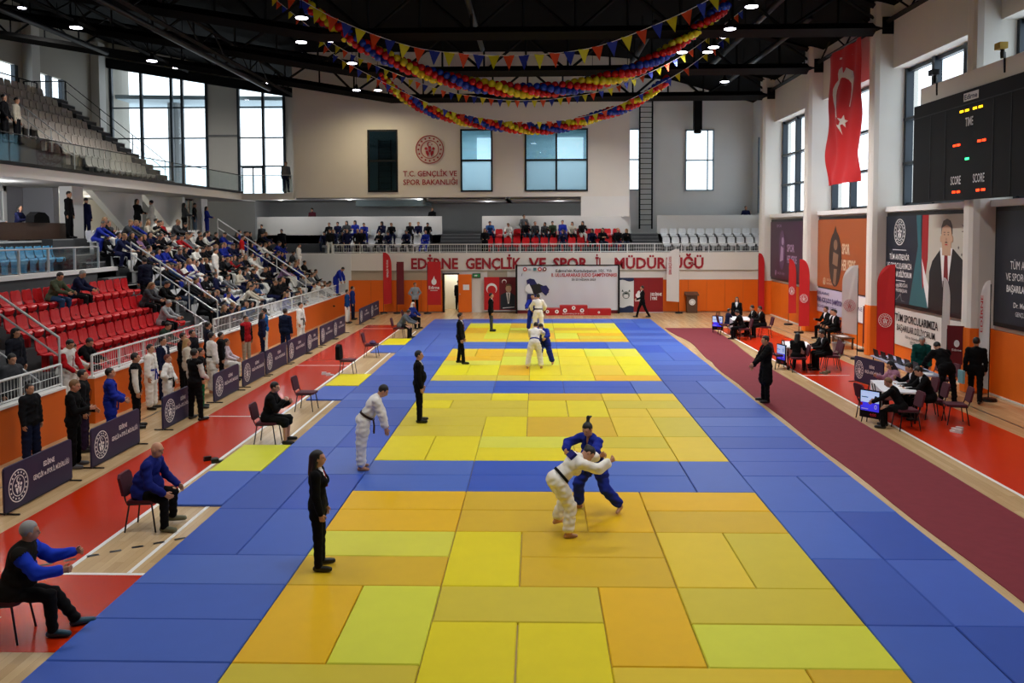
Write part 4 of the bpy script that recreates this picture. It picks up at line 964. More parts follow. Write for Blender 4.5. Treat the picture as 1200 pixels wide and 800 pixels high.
for k in range(9): a=R(100+k*30); f.poly([(2.95,4.55),(2.95+.4*math.cos(a),4.55+.4*math.sin(a)),(2.95+.3*math.cos(a+.15),4.55+.3*math.sin(a+.15))],dk2,.007)
f.done('poster_print')
t,f=poster('big dark navy poster cut by the right edge of the view',5.6,6.9,1.92,5.15,pn)
f.text('TÜM ANTRENÖR',-1.75,3.5,.22,PRINTW,width=1.7,align='CENTER'); f.text('VE SPORCULARIMIZA',-1.75,3.2,.2,PRINTW,width=2.1,align='CENTER'); f.text('BAŞARILAR DİLİYORUM',-1.75,2.9,.18,PRINTW,width=2.0,align='CENTER',bold=.025)
f.text('Dr. Mehmet',-2.4,2.5,.14,PRINTW,width=.9,bold=.01); f.text('GENÇLİK VE SPOR BAKANI',-2.3,2.28,.12,PRINTW,width=1.5); f.done('poster_print')
# banners below posters
t=thing('cloth_banner','white congratulation banner TÜM SPORCULARIMIZA below the portrait poster','banner',(12.18,13.55,0))
MB().box(0,.02,-2.95,2.95,.58,1.82).build('cloth',mat('white banner cloth','#dedcd8',.6),t)
f=Flat((-.01,0,0),'-X',t); gn=mat('green print','#1e6a4a',.6)
f.ring(-2.45,1.15,.24,.28,gn); f.crescent(-2.45,1.12,.2,gn,rot=R(-90)); f.disc(-2.45,1.25,.1,gn)
f.text('TÜM SPORCULARIMIZA',-1.85,1.4,.26,blk,width=3.2,bold=.02); f.text('BAŞARILAR DİLİYORUM.',-1.7,1.08,.22,blk,width=2.9,bold=.01)
f.text('Edirne Belediye Başkanı',-1.0,.88,.1,blk,width=1.6); f.text('EDİRNE',-.6,.72,.1,blk,width=.7)
f.poly([(1.7,.7),(2.75,.7),(2.75,1.1),(1.7,1.2)],rdp,.006); f.poly([(2.05,.6),(2.85,.6),(2.85,1.2),(2.6,1.32),(2.25,1.32),(2.05,1.2)],su,.009); f.poly([(2.35,1.32),(2.52,1.32),(2.44,.95)],PRINTW,.012); f.disc(2.43,1.48,.12,fa,.012,ry=.16); f.disc(2.43,1.6,.12,dk2,.013,ry=.07); f.done('banner_print')
t=thing('cloth_banner','pale violet banner with dark violet lettering below the orange poster','banner',(12.18,21.2,0))
MB().box(0,.02,-3.3,3.3,.95,1.98).build('cloth',mat('pale violet cloth','#c8c0d8',.6),t)
f=Flat((-.01,0,0),'-X',t); vi=mat('violet print','#3c2a6c',.6); f.text('II. ULUSLARARASI',-2.9,1.72,.13,vi,width=1.9,bold=.01); f.text('EDİRNE AÇIK JUDO ŞAMPİYONASI',-2.9,1.4,.2,vi,width=3.9,bold=.03); f.text('20-23 NİSAN 2023 EDİRNE',-2.5,1.14,.13,vi,width=2.4,bold=.01); f.rect(1.4,.97,3.28,1.96,PRINTW,.006); f.text('EDİRNE',1.6,1.4,.16,vi,width=1.2,h=.01); f.done('banner_print')
# scoreboard
sb=thing('scoreboard','large black electronic scoreboard with lit red, yellow and green digits','scoreboard',(11.5,9.2,5.36))
BKP=mat('scoreboard black panel','#08090c',.5,spec=.2)
MB().box(0,.14,-6.2,3.45,0,2.98).build('cabinet',BKP,sb)
MB().box(.08,.14,-6.2,3.2,2.98,3.5).build('rear_box',WALL,sb)
f=Flat((-.01,0,0),'-X',sb); sm=mat('scoreboard seam','#1d1f26',.5)
f.rect(-3.45,2.58,6,2.61,sm)
for u in (-2.3,-1.35,1.25,2.1): f.rect(u,.05,u+.03,2.56,sm)
f.rect(-.3,2.68,.5,2.9,PRINTW); f.text('Edirne',-.24,2.72,.14,nvp,width=.68,h=.01,bold=.02)
f.text('TIME',-.18,2.0,.24,PRINTW,width=.42,bold=.015); f.text('SCORE',-.92,.46,.2,PRINTW,width=.6,bold=.01) if False else None
f.text('SCORE',-.95,.44,.24,PRINTW,width=.58,bold=.01); f.text('SCORE',.3,.44,.24,PRINTW,width=.6,bold=.01)
f.done('scoreboard_lettering')
f=Flat((-.012,0,0),'-X',sb); yl=mat('lit yellow digit','#ffc810',.5,emit=5); rl=mat('lit red digit','#ff3c10',.5,emit=6); gl_=mat('lit green digit','#40ffa0',.5,emit=4)
for u in (-.5,-.2,.22,.52): f.rect(u,2.4,u+.2,2.46,yl)
for u,v in ((-.85,1.5),(-.63,1.5),(.5,1.5),(.74,1.5),(-.85,.2),(-.58,.2),(.48,.2),(.76,.2)): f.rect(u,v,u+.18,v+.06,rl)
f.rect(-.15,1.08,.06,1.14,gl_); f.done('lit_digits')
for yy,lab in ((11.3,'above the left part of the scoreboard'),(7.6,'above the right part of the scoreboard, yellow bodied')):
    cm=thing('wall_camera','small camera on a bracket '+lab,'camera',(11.56,yy,9.0)); MB().tube([(.02,0,-.5),(0,0,0),(-.1,0,.1)],.03,6).build('bracket',CHFRAME,cm); MB().box(-.2,.0,-.16,.12,.08,.24).build('body',mat('yellow camera body','#b0901c',.5) if yy<10 else CHFRAME,cm); MB().lathe([(.05,-.14),(.06,0),(.04,.1)],-.05,0,n=10).build('hoist',CHFRAME,cm)
# big hanging flag
fgm=MB(); vs=[];fs=[];n=24;m_=30
Yb,Yt=17.15,20.75
def fp(u,v,h=0):   # u 0..1 from far (left) to near, v 0..1 up
    y=20.55-3.55*u-.1*v*u+.45*(1-v)*0; z=6.3+5.15*v
    x=11.45+.07*math.sin(u*9+v*2.2)*(1-.5*v)+.05*math.sin(u*17-v*5)+.09*math.sin(9*(v-2.2*(u-.5)**2*(1-v)))*(1-v)-h
    return (x,y,z)
for i in range(n+1):
    for k in range(m_+1): vs.append(fp(i/n,k/m_))
for i in range(n):
    for k in range(m_): a=i*(m_+1)+k; fs.append((a,a+m_+1,a+m_+2,a+1))
hf=thing('hanging_flag','huge red flag with white crescent and star hanging from the roof truss','flag',(0,0,0))
fgm.add(vs,fs).build('cloth',mat('hanging flag cloth','#c01018',.65),hf,smooth=True)
MB().tube([(11.45,20.8,11.5),(11.45,16.8,11.5)],.03,6).build('top_pole',CHFRAME,hf); MB().tube([(11.45,20.6,11.5),(12.3,20.6,11.5)],.03,6).tube([(11.45,17,11.5),(12.3,17,11.5)],.03,6).build('bracket',CHFRAME,hf)
fw_=MB()
def fpoly(c,closed=True):
    k=len(fw_.v); fw_.v+= [fp(u,v,.012) for u,v in c]; fw_.f.append(tuple(range(k,k+len(c)))); fw_.mi.append(0)
def zc(x,y):   # flag fabric coordinates from print measurements on a 160 x 640 grid
    yt=110-(x-140)*.62; yb=745-(x-115)*.06; v=(yb-y)/(yb-yt); xl=115+25*v; return ((x-xl)/160,v)
outer=[(236,360),(247,310),(253,260),(254,215),(246,182),(228,163),(206,160),(190,172),(185,195),(187,225),(174,245),(165,270),(163,300),(165,335),(172,370),(182,410),(193,455),(206,500)]
inner=[(232,360),(238,318),(240,275),(238,242),(231,224),(222,214),(212,212),(203,218),(197,232),(193,245),(186,258),(180,278),(177,303),(179,335),(185,368),(194,405),(203,450),(206,500)]
for k in range(len(outer)-1): fpoly([zc(*outer[k]),zc(*outer[k+1]),zc(*inner[k+1]),zc(*inner[k])])
sx_,sy_=211,432; sp_=[(sx_+(17 if k%2==0 else 7)*math.sin(k*PI/5+.25),sy_-(34 if k%2==0 else 14)*math.cos(k*PI/5+.25)) for k in range(10)]
fpoly([zc(*sp_[k]) for k in range(1,10,2)])
for k in range(0,10,2): fpoly([zc(*sp_[k-1]),zc(*sp_[k]),zc(*sp_[(k+1)%10])])
fpoly([zc(150,122),zc(200,112),zc(250,95),zc(200,122)])
fw_.build('crescent_and_star',mat('flag white print','#d8cfc8',.6),hf)

# ------------------------------------------------------------ barrier boards on the left
bl=[(-1.34,.67),(1.38,3.38),(4.56,6.26),(7.7,9.6),(9.95,11.95),(12.1,14.36),(14.55,16.85),(16.97,18.6),(19.0,21.1),(21.16,23.4),(26.6,29.3),(29.37,31.7)]
bm=MB(); 
def board(y0,y1,label,X=-8.85,face='+X',rz=0):
    L=y1-y0; t=thing('barrier_board',label,'barrier',(X,(y0+y1)/2,0),rz)
    out=[(-L/2,.05),(L/2,.05)]+[(L/2-.06+.06*math.cos(a),.72+.06*math.sin(a)) for a in (0,R(45),R(90))]+[(-L/2+.06-.06*math.sin(a),.72+.06*math.cos(a)) for a in (0,R(45),R(90))]
    MB().prism(out,-.02,.02,lambda u,v,h:(h,u,v)).build('cloth_panel',NAVYC,t)
    fr=MB()
    for s in (-1,1): fr.tube([(-.22,s*(L/2-.06),.02),(.22,s*(L/2-.06),.02)],.015,5)
    fr.tube([(0,-L/2,.03),(0,L/2,.03)],.014,5); fr.build('foot_frame',CHFRAME,t)
    f=Flat((.025,0,0),'+X',t); s=min(1,L/2)
    f.emblem(-L/2+.36,.4,.27,PRINTW,.003)
    f.text('EDİRNE',.25,.52,.085,PRINTW,width=.34*s,align='CENTER',bold=.02); f.text('GENÇLİK ve SPOR İL MÜDÜRLÜĞÜ',.33*s,.36,.085,PRINTW,width=1.12*s,align='CENTER',bold=.015)
    f.done('board_print'); return t
wh=['nearest, at the left edge of the view','second from the camera, beside the boy in black','third from the camera, behind it a child in white','fourth, right of the man in black with pale sleeves','fifth from the camera, after a seated pair in white','sixth, in front of the navy coated man','seventh, in front of the standing judoka in white','eighth from the camera, a short one','ninth from the camera, before the plain orange wall','tenth from the camera, before the plain orange wall','eleventh, beside the pair in blue at the far end','last and farthest in the row']
for (a,b),s in zip(bl,wh): board(a,b,'navy barrier board with white emblem, '+s)
tb=board(-.95,.95,'navy barrier board standing alone beside the judges laptop table'); tb.location=(9.42,10.5,0); tb.rotation_euler=(0,0,R(-168)); tb.scale=(1,.75,1)

# ------------------------------------------------------------ furniture
def chair(name,label,fabric=MAROON):
    t=thing(name,label,'chair')   # faces +X
    b=MB(); b.prism([(-.2,-.2),(.2,-.21),(.24,-.17),(.24,.17),(.2,.21),(-.2,.2)],.43,.48,lambda u,v,h:(u,v,h)); b.build('seat',fabric,t)
    b=MB(); b.prism([(-.2,.55),(-.14,.53),(.14,.53),(.2,.55),(.2,.82),(.15,.87),(-.15,.87),(-.2,.82)],0,.045,lambda u,v,h:(-.23-h-(v-.5)*.22,u,v)); b.build('backrest',fabric,t)
    fr=MB()
    for s in (-1,1): fr.tube([(.18,s*.2,.43),(-.2,s*.2,.42),(-.235,s*.19,.5),(-.27,s*.17,.62)],.012,6)
    fr.build('frame',CHFRAME,t)
    for x in (-1,1):
        for s in (-1,1): MB().tube([(x*.17,s*.2,.43),(x*.235,s*.235,0)],.0125,6).build('leg',CHFRAME,t)
    return t
ch0=chair('conference_chair','empty maroon chair beside the coach in black shorts, nearest of the row',MAROON)
used=[False]
def place_chair(x,y,h,label,group=None):
    if not used[0]: used[0]=True; o=ch0; o.location=(x,y,0); o.rotation_euler=(0,0,R(h)); o['label']=label
    else: o=dup(ch0,(x,y,0),R(h),label)
    if group: o['group']=group
    return o
place_chair(-6.15,6.9,-3,'empty maroon chair right behind the coach in black shorts')
c=place_chair(-6.3,12.4,0,'maroon chair with a black jacket hung over its back')
jk=thing('hung_jacket','black jacket hanging over the back of an empty maroon chair','jacket',(-6.57,12.4,.5))
MB().prism([(-.26,.0),(-.2,.4),(0,.46),(.2,.4),(.26,.02),(.1,-.06),(-.12,-.04)],-.06,.07,lambda u,v,h:(h-.05*v,u,v)).build('cloth',cloth(BK),jk)
place_chair(-6.25,16.1,0,'empty maroon chair with a small bag on its seat')
bg_=thing('small_bag','small violet bag lying on an empty maroon chair','bag',(-6.2,16.1,.48)); MB().lathe([(.1,0),(.13,.05),(.08,.11),(.02,.13)],0,0,n=10).build('bag',mat('violet bag','#4a3060',.7),bg_)
place_chair(-6.32,-1.8,2,'black chair under the bald coach in blue'); place_chair(-6.08,3.5,0,'maroon chair under the coach in black shorts')
place_chair(-6.3,-5.4,8,'black chair under the grey-haired coach at the left edge'); place_chair(-6.1,21.4,0,'maroon chair under the far coach in grey'); place_chair(-6.2,25.0,0,'chair under the far coach in blue with a white headscarf')
oc_=place_chair(-3.75,34.1,-90,'dark chair standing behind the glass of the middle office window'); oc_.location.z=6.3
def table(name,label,x,y,z,lx,ly,top,clothside=None,rz=0):
    t=thing(name,label,'table',(x,y,0),R(rz)); MB().box(-lx/2,lx/2,-ly/2,ly/2,z-.03,z).build('tabletop',top,t)
    for a in (-1,1):
        for b in (-1,1): MB().tube([(a*(lx/2-.06),b*(ly/2-.1),z-.03),(a*(lx/2-.06),b*(ly/2-.1),0)],.018,6).build('leg',CHFRAME,t)
    if clothside: MB().box(-lx/2-.01,-lx/2+.0,-ly/2,ly/2,z-.5,z+.004).box(-lx/2,lx/2,ly/2,ly/2+.01,z-.5,z+.004).box(-lx/2-.01,lx/2,-ly/2,ly/2,z,z+.006).build('tablecloth',clothside,t)
    return t
tc=mat('white tablecloth','#dcdce4',.7)
table('judges_table','white covered judges table nearest the camera',8.4,6.25,.75,.8,1.6,WHITE,tc,-12)
table('judges_table','white covered judges table of the second group',8.35,13.9,.75,.8,1.5,WHITE,tc,-10)
table('judges_table','white covered judges table farthest away',8.45,22.3,.75,.8,1.5,WHITE,tc,-6)
table('laptop_table','long table with a row of laptops along the right wall',10.05,9.6,.75,.65,3.7,mat('pale blue tabletop','#a8acc8',.5),None,-3)
def paper(x,y,z,rz,label): o=link('paper_sheet',MB().box(-.15,.15,-.21,.21,0,.004).mesh('paper_sheet',PRINTW),None,(x,y,z),R(rz),label,'paper'); return o
paper(8.45,6.0,.757,20,'white paper sheets on the nearest judges table'); paper(8.5,13.8,.757,-10,'white paper sheets on the second judges table'); paper(8.5,22.1,.757,30,'white paper sheets on the farthest judges table'); paper(9.95,8.1,.752,60,'white sheet at the near end of the laptop table')
def laptop(x,y,z,h,label):
    t=thing('laptop',label,'laptop',(x,y,z),R(h)); MB().box(-.12,.12,-.17,.17,0,.018).build('base',CHFRAME,t); MB().prism([(-.12,.018),(-.17,.23),(-.18,.23),(-.135,.018)],-.17,.17,lambda u,v,q:(u,q,v)).build('screen',CHFRAME,t)
for i,y in enumerate((11.1,10.6,10.1,9.6,9.1,8.6)): laptop(10.0+.02*i,y,.75,0,'black open laptop on the long table, %s from its far end'%ordn[i].replace('lowest','first'))
for i,(x,y,h) in enumerate(((10.85,10.6,180),(10.85,9.9,175),(10.9,9.0,180))): place_chair(x,y,h,'maroon chair behind the laptop table, %s from its far end'%['first','second','third'][i])
place_chair(9.55,5.55,170,'empty maroon chair at the near corner of the judges table'); place_chair(9.25,6.1,175,'maroon chair under the suited judge beside the table end'); place_chair(9.3,6.75,180,'maroon chair under the second suited judge'); place_chair(7.75,6.0,10,'maroon chair with its back to the near score screen'); place_chair(8.15,4.95,180,'chair under the seated girl in black near the score screen')
place_chair(9.1,7.6,185,'maroon chair under the woman in pink')
place_chair(9.3,13.3,175,'maroon chair under the judge with a pale collar at the second table'); place_chair(9.45,13.95,180,'maroon chair under the dark-haired judge at the second table'); place_chair(7.7,13.6,5,'maroon chair beside the second table, mat side'); place_chair(8.1,12.9,175,'chair under the long-haired woman at the second table')
place_chair(9.35,21.7,180,'chair under the suited judge at the farthest table'); place_chair(7.85,22.6,0,'chair beside the farthest table, mat side'); place_chair(8.3,21.0,180,'chair under the official nearest us at the farthest table')
# score screens
def screen(x,y,h,label,w_=.52,hh=.66):
    t=thing('score_screen',label,'screen',(x,y,0),R(h))   # faces +X local
    MB().box(-.03,.02,-w_/2,w_/2,.14,.14+hh).build('housing',BLACK,t)
    f=Flat((.022,0,.14),'+X',t)
    f.rect(-w_/2+.03,hh*.55,w_/2-.03,hh-.03,mat('lit white panel','#b8d0ff',.5,emit=.9)); f.rect(-w_/2+.03,hh*.25,w_/2-.03,hh*.55,mat('lit blue panel','#3a34f0',.5,emit=1.0)); f.rect(-w_/2+.03,hh*.03,w_/2-.03,hh*.24,BLACK)
    f.text('0',w_*.22,hh*.66,.11,blk,h=.008,bold=.02); f.text('0',w_*.22,hh*.34,.11,PRINTW,h=.008,bold=.02); f.rect(-w_/2+.05,hh*.72,-.04,hh*.75,blk,.007); f.rect(-w_/2+.05,hh*.3,-.04,hh*.33,PRINTW,.007); f.rect(-w_/2+.03,hh*.42,-w_/2+.08,hh*.53,rdp,.008); f.text('4:00',0,hh*.08,.07,rdp,h=.008,bold=.02)
    f.done('display'); 
    for a,b in ((.0,-.2),(.0,.2),(-.35,0)): MB().tube([(-.05,b*.3,.95),(a-.06,b*1.3,0)],.014,5).build('leg',CHFRAME,t)
screen(7.55,5.5,-142,'lit score screen on a tripod nearest the camera'); screen(7.75,13.55,-165,'score screen on a tripod by the second judges table seen edge on'); screen(7.7,23.3,-125,'small lit score screen at the farthest table',.5,.62)
# bin and bench
bn=thing('waste_bin','grey plastic waste bin beside the pale feather flag','bin',(10.65,16.6,0)); MB().lathe([(.17,0),(.22,.42),(.24,.43),(.24,.46),(.2,.46),(.16,.06)],0,0,n=18).build('bucket',mat('grey bin plastic','#8c8e8c',.6),bn)
be=thing('low_bench','low dark wooden bench with papers beside the seated men','bench',(11.5,18.6,0)); MB().box(-.25,.25,-.6,.6,.4,.45).build('top',WOODD,be)
for a in (-.2,.2):
    for b in (-.5,.5): MB().box(a-.03,a+.03,b-.03,b+.03,0,.4).build('leg',WOODD,be)
paper(11.45,18.5,.455,30,'white papers on the low dark bench')
for i,(y) in enumerate((20.0,20.65,21.3)): place_chair(11.75,y,180,'chair against the right wall under the %s seated man'%['nearest','middle','farthest'][i])
def shoes(x,y,rz,m,label,dx=.13):
    t=thing('shoe_pair',label,'shoes',(x,y,0),R(rz))
    for s in (-1,1):
        b=MB(); b.prism([(-.05,-.13),(.05,-.13),(.052,.03),(.04,.12),(0,.15),(-.04,.12),(-.045,.03)],.0,.04,lambda u,v,h:(u+s*dx,v*(1 if s<0 else .9)+s*.05,h)); b.prism([(-.042,-.12),(.042,-.12),(.04,.02),(-.04,.02)],.04,.085,lambda u,v,h:(u+s*dx,v+s*.05,h)); b.build('shoe',m,t)
shoes(-6.7,2.0,-60,SHOE,'black shoes left on the red floor beside the yellow corner mat'); shoes(-6.9,12.2,-70,SHOEW,'white shoes on the red floor beside the jacket chair'); shoes(9.2,4.75,40,SHOEW,'white and navy shoes on the floor near the nearest judges table'); shoes(8.85,12.6,30,mat('olive shoe','#6a6a50',.6),'pale slippers on the floor by the second judges table')
bgk=thing('sports_bag','black bag on the desk ledge beside the seated man up left','bag',(-17.9,15.3,4.89)); MB().prism([(-.5,0),(.5,0),(.45,.22),(.2,.36),(-.2,.38),(-.45,.25)],-.15,.15,lambda u,v,h:(h,u,v)).build('bag',cloth(BK),bgk)
# ------------------------------------------------------------ people: smooth-union solids turned into one surface
EDG=[((0,0,0),(1,0,0)),((0,1,0),(1,1,0)),((0,0,1),(1,0,1)),((0,1,1),(1,1,1)),((0,0,0),(0,1,0)),((1,0,0),(1,1,0)),((0,0,1),(0,1,1)),((1,0,1),(1,1,1)),((0,0,0),(0,0,1)),((1,0,0),(1,0,1)),((0,1,0),(0,1,1)),((1,1,0),(1,1,1))]
def A(v): return np.array(v,dtype=np.float32)
def cap(a,b,ra,rb=None,l=0): return ('c',A(a),A(b),ra,ra if rb is None else rb,l)
def ell(c,r,fr=None,l=0): return ('e',A(c),A(r),np.eye(3,dtype=np.float32) if fr is None else np.array(fr,dtype=np.float32),l)
def surf(prims,h,k=.03,cuts=(),wr=0):
    bb=[]
    for p in prims:
        if p[0]=='c': r=max(p[3],p[4]); lo=np.minimum(p[1],p[2])-r; hi=np.maximum(p[1],p[2])+r
        else: e=np.abs(p[3].T)@p[2]; lo=p[1]-e; hi=p[1]+e
        bb.append((lo,hi))
    lo=np.min([b[0] for b in bb],0)-2.5*h; hi=np.max([b[1] for b in bb],0)+2.5*h
    n=np.ceil((hi-lo)/h).astype(int)+1
    F=np.full(n,1.,np.float32); best=np.full(n,9.,np.float32); lab=np.zeros(n,np.int8)
    ax=[lo[i]+h*np.arange(n[i],dtype=np.float32) for i in range(3)]
    for p,(a,b) in zip(prims,bb):
        m=k+2*h; i0=np.maximum(((a-m-lo)/h).astype(int),0); i1=np.minimum(((b+m-lo)/h).astype(int)+2,n)
        s=tuple(slice(i0[i],i1[i]) for i in range(3))
        X=ax[0][s[0]][:,None,None]; Y=ax[1][s[1]][None,:,None]; Z=ax[2][s[2]][None,None,:]
        if p[0]=='c':
            pa,pb=p[1],p[2]; d=pb-pa; L=max(float(d@d),1e-9)
            t=np.clip(((X-pa[0])*d[0]+(Y-pa[1])*d[1]+(Z-pa[2])*d[2])/L,0,1)
            D=np.sqrt((X-pa[0]-t*d[0])**2+(Y-pa[1]-t*d[1])**2+(Z-pa[2]-t*d[2])**2)-(p[3]+(p[4]-p[3])*t)
        else:
            c,r,fr=p[1],p[2],p[3]; q=[(X-c[0])*fr[i][0]+(Y-c[1])*fr[i][1]+(Z-c[2])*fr[i][2] for i in range(3)]
            k0=np.sqrt(sum((q[i]/r[i])**2 for i in range(3))); k1=np.sqrt(sum((q[i]/r[i]**2)**2 for i in range(3)))+1e-6
            D=k0*(k0-1)/k1
        f=F[s]; hh=np.maximum(k-np.abs(f-D),0)/k; F[s]=np.minimum(f,D)-hh*hh*k*.25
        bs=best[s]; m_=D<bs; lab[s]=np.where(m_,p[-1],lab[s]); best[s]=np.where(m_,D,bs)
    if wr:
        X=ax[0][:,None,None]; Y=ax[1][None,:,None]; Z=ax[2][None,None,:]
        F=F+wr*np.sin(34*X+2.2*np.sin(19*Z)+11*Y)*np.sin(29*Z+2*np.sin(17*Y)+9*X)+wr*.6*np.sin(61*Z+13*X-21*Y)
    if cuts:
        X=ax[0][:,None,None]; Y=ax[1][None,:,None]; Z=ax[2][None,None,:]
        for g in cuts: F=np.maximum(F,g(X,Y,Z))
    ins=F<0; N=n-1
    def crn(c,arr): return arr[c[0]:c[0]+N[0],c[1]:c[1]+N[1],c[2]:c[2]+N[2]]
    cnt=np.zeros(N,np.int16)
    for x in (0,1):
        for y in (0,1):
            for z in (0,1): cnt+=crn((x,y,z),ins)
    act=(cnt>0)&(cnt<8); I=np.argwhere(act)
    if len(I)==0: return [],[],[]
    pos=np.zeros((len(I),3),np.float32); w_=np.zeros(len(I),np.float32)
    for a,b in EDG:
        a,b=np.array(a),np.array(b); fa=F[tuple((I+a).T)]; fb=F[tuple((I+b).T)]; cr=(fa<0)!=(fb<0)
        t=np.where(cr,fa/(fa-fb+1e-12),0); q=a+(b-a)*t[:,None]; pos+=np.where(cr[:,None],q,0); w_+=cr
    V=lo+h*(I+pos/w_[:,None]); VL=lab[tuple(I.T)]
    idx=np.full(N,-1,np.int64); idx[tuple(I.T)]=np.arange(len(I)); faces=[]
    for axi in range(3):
        o=[i for i in range(3) if i!=axi]; sh=list(n); sh[axi]-=1
        sl0=[slice(None)]*3; sl1=[slice(None)]*3; sl0[axi]=slice(0,n[axi]-1); sl1[axi]=slice(1,n[axi])
        a=ins[tuple(sl0)]; b=ins[tuple(sl1)]; E_=np.argwhere(a!=b)
        ok=(E_[:,o[0]]>0)&(E_[:,o[1]]>0)&(E_[:,o[0]]<N[o[0]])&(E_[:,o[1]]<N[o[1]]); E_=E_[ok]; sg=a[tuple(E_.T)]
        e0=np.zeros(3,int);e0[o[0]]=1;e1=np.zeros(3,int);e1[o[1]]=1
        q=np.stack([idx[tuple((E_-e0-e1).T)],idx[tuple((E_-e1).T)],idx[tuple(E_.T)],idx[tuple((E_-e0).T)]],1)
        flip=sg if axi!=1 else ~sg
        q=np.where(flip[:,None],q,q[:,::-1]); faces.append(q)
    Q=np.concatenate(faces); Q=Q[(Q>=0).all(1)]
    return V,Q,VL[Q[:,0]]
def to_mesh(name,parts,mats):
    vs=[];fs=[];ml=[];k=0
    for V,Q,Lb in parts:
        if len(V)==0: continue
        vs.append(V); fs.append(Q+k); ml.append(Lb); k+=len(V)
    V=np.concatenate(vs); Q=np.concatenate(fs); Lb=np.concatenate(ml)
    me=bpy.data.meshes.new(name); me.vertices.add(len(V)); me.vertices.foreach_set('co',V.astype(np.float32).ravel())
    me.loops.add(len(Q)*4); me.loops.foreach_set('vertex_index',Q.astype(np.int32).ravel())
    me.polygons.add(len(Q)); me.polygons.foreach_set('loop_start',np.arange(0,len(Q)*4,4,dtype=np.int32))
    try: me.polygons.foreach_set('loop_total',np.full(len(Q),4,np.int32))
    except Exception: pass
    for m in mats: me.materials.append(m)
    me.polygons.foreach_set('material_index',Lb.astype(np.int32)); me.polygons.foreach_set('use_smooth',np.ones(len(Q),bool))
    me.update(calc_edges=True); return me
def nrm(v): v=A(v); return v/np.linalg.norm(v)
def dirv(a,o,side): a,o=R(a),R(o); return A((side*math.sin(o),math.sin(a)*math.cos(o),-math.cos(a)*math.cos(o)))
def skel(P):
    s=P.get('H',1.75)/1.75; J={'s':s}; l=R(P.get('lean',0)); sd=R(P.get('side',0)); tw=R(P.get('tw',0))
    up=nrm((math.sin(sd),math.sin(l)*math.cos(sd),math.cos(l)*math.cos(sd))); rt=A((math.cos(tw),-math.sin(tw),0)); rt=nrm(rt-up*float(rt@up)); fw=np.cross(up,rt)
    J['up'],J['rt'],J['fw']=up,rt,fw
    J['hip']=A((0,0,0)); J['abd']=up*.17*s; J['chest']=up*.34*s; J['neck']=up*.50*s
    sw=P.get('sw',.175)*s
    hl=R(P.get('hl',P.get('lean',0)*.45)); hy=R(P.get('hy',0))
    hu=nrm((math.sin(sd)*.5,math.sin(hl),math.cos(hl))); hf=A((-math.sin(hy),math.cos(hy),0)); hf=nrm(hf-hu*float(hf@hu)); hr=np.cross(hf,hu)
    J['hu'],J['hf'],J['hr']=hu,hf,hr; J['head']=J['neck']+(up*.045+hu*.115)*s+hf*.018*s
    for k,side in (('R',1),('L',-1)):
        sh=J['neck']-up*.055*s+rt*side*sw; J['sh'+k]=sh
        a=P.get('arm'+k,P.get('arm',(4,7,10,2))); J['el'+k]=sh+dirv(a[0],a[1],side)*.285*s; J['wr'+k]=J['el'+k]+dirv(a[2],a[3],side)*.25*s
        J['hd'+k]=dirv(a[2],a[3],side); J['curl'+k]=P.get('curl',25)
        hp=A((side*.092*s,0,-.03*s)); J['hp'+k]=hp; g=P.get('leg'+k,P.get('leg',(2,3,0,1)))
        J['kn'+k]=hp+dirv(g[0],g[1],side)*.42*s; J['an'+k]=J['kn'+k]+dirv(g[2],g[3],side)*.41*s
        fo=R(P.get('toe'+k,P.get('toe',10))); fp=R(P.get('fp'+k,0)); J['ft'+k]=A((side*math.sin(fo)*math.cos(fp),math.cos(fo)*math.cos(fp),-math.sin(fp)))
    zm=min(J['anR'][2],J['anL'][2])-.075*s
    off=A((0,0,-zm))
    if P.get('at','feet')=='feet': m=(J['anR']+J['anL'])/2; off[:2]=-m[:2]
    for k in J:
        if k in('hip','abd','chest','neck','head') or k[:2] in('sh','el','wr','hp','kn','an'): J[k]=J[k]+off
    return J
def torso(J,e,female=False,belly=0,l=0,low=True):
    s=J['s']; fr=(J['rt'],J['fw'],J['up']); w=.93 if female else 1
    o=[ell(J['chest']+J['up']*.02*s,((.158*w+e)*s,(.108+e)*s,(.17+e)*s),fr,l),ell(J['abd'],((.138*w+e)*s,(.098+e)*s,(.15+e)*s),fr,l),
       cap(J['shR'],J['shL'],(.05+e)*s,None,l)]
    if low: o.append(ell(J['hip']+A((0,-.008,0)),((.16+e)*s,(.115+e)*s,(.125+e)*s),None,l))
    if female: o+= [ell(J['chest']+J['fw']*.085*s+J['rt']*q*.065*s-J['up']*.01,((.062+e)*s,(.055+e)*s,(.06+e)*s),fr,l) for q in (1,-1)]
    if belly: o.append(ell(J['abd']+J['fw']*.05*s-J['up']*.02,((.15+e)*s,(.10+belly+e)*s,(.15+e)*s),fr,l))
    return o
def headp(J,l=0,face=True):
    s=J['s']; fr=(J['hr'],J['hf'],J['hu']); h=J['head']; f,u,r=J['hf'],J['hu'],J['hr']
    o=[cap(J['neck']-J['up']*.03*s,h-u*.05*s-f*.015*s,.056*s,.052*s,l),ell(h+u*.015*s-f*.008*s,(.074*s,.09*s,.098*s),fr,l),ell(h-u*.05*s+f*.03*s,(.052*s,.055*s,.062*s),fr,l)]
    if face: o+= [cap(h+f*.085*s+u*.01*s,h+f*.103*s-u*.022*s,.009*s,.013*s,l),ell(h+f*.076*s-u*.052*s,(.026*s,.018*s,.012*s),fr,l)]+[ell(h+r*q*.077*s-f*.008*s-u*.005*s,(.011*s,.02*s,.03*s),fr,l) for q in (1,-1)]+[cap(h+f*.07*s+u*.03*s-r*.035*s,h+f*.07*s+u*.03*s+r*.035*s,.015*s,None,l)]
    return o
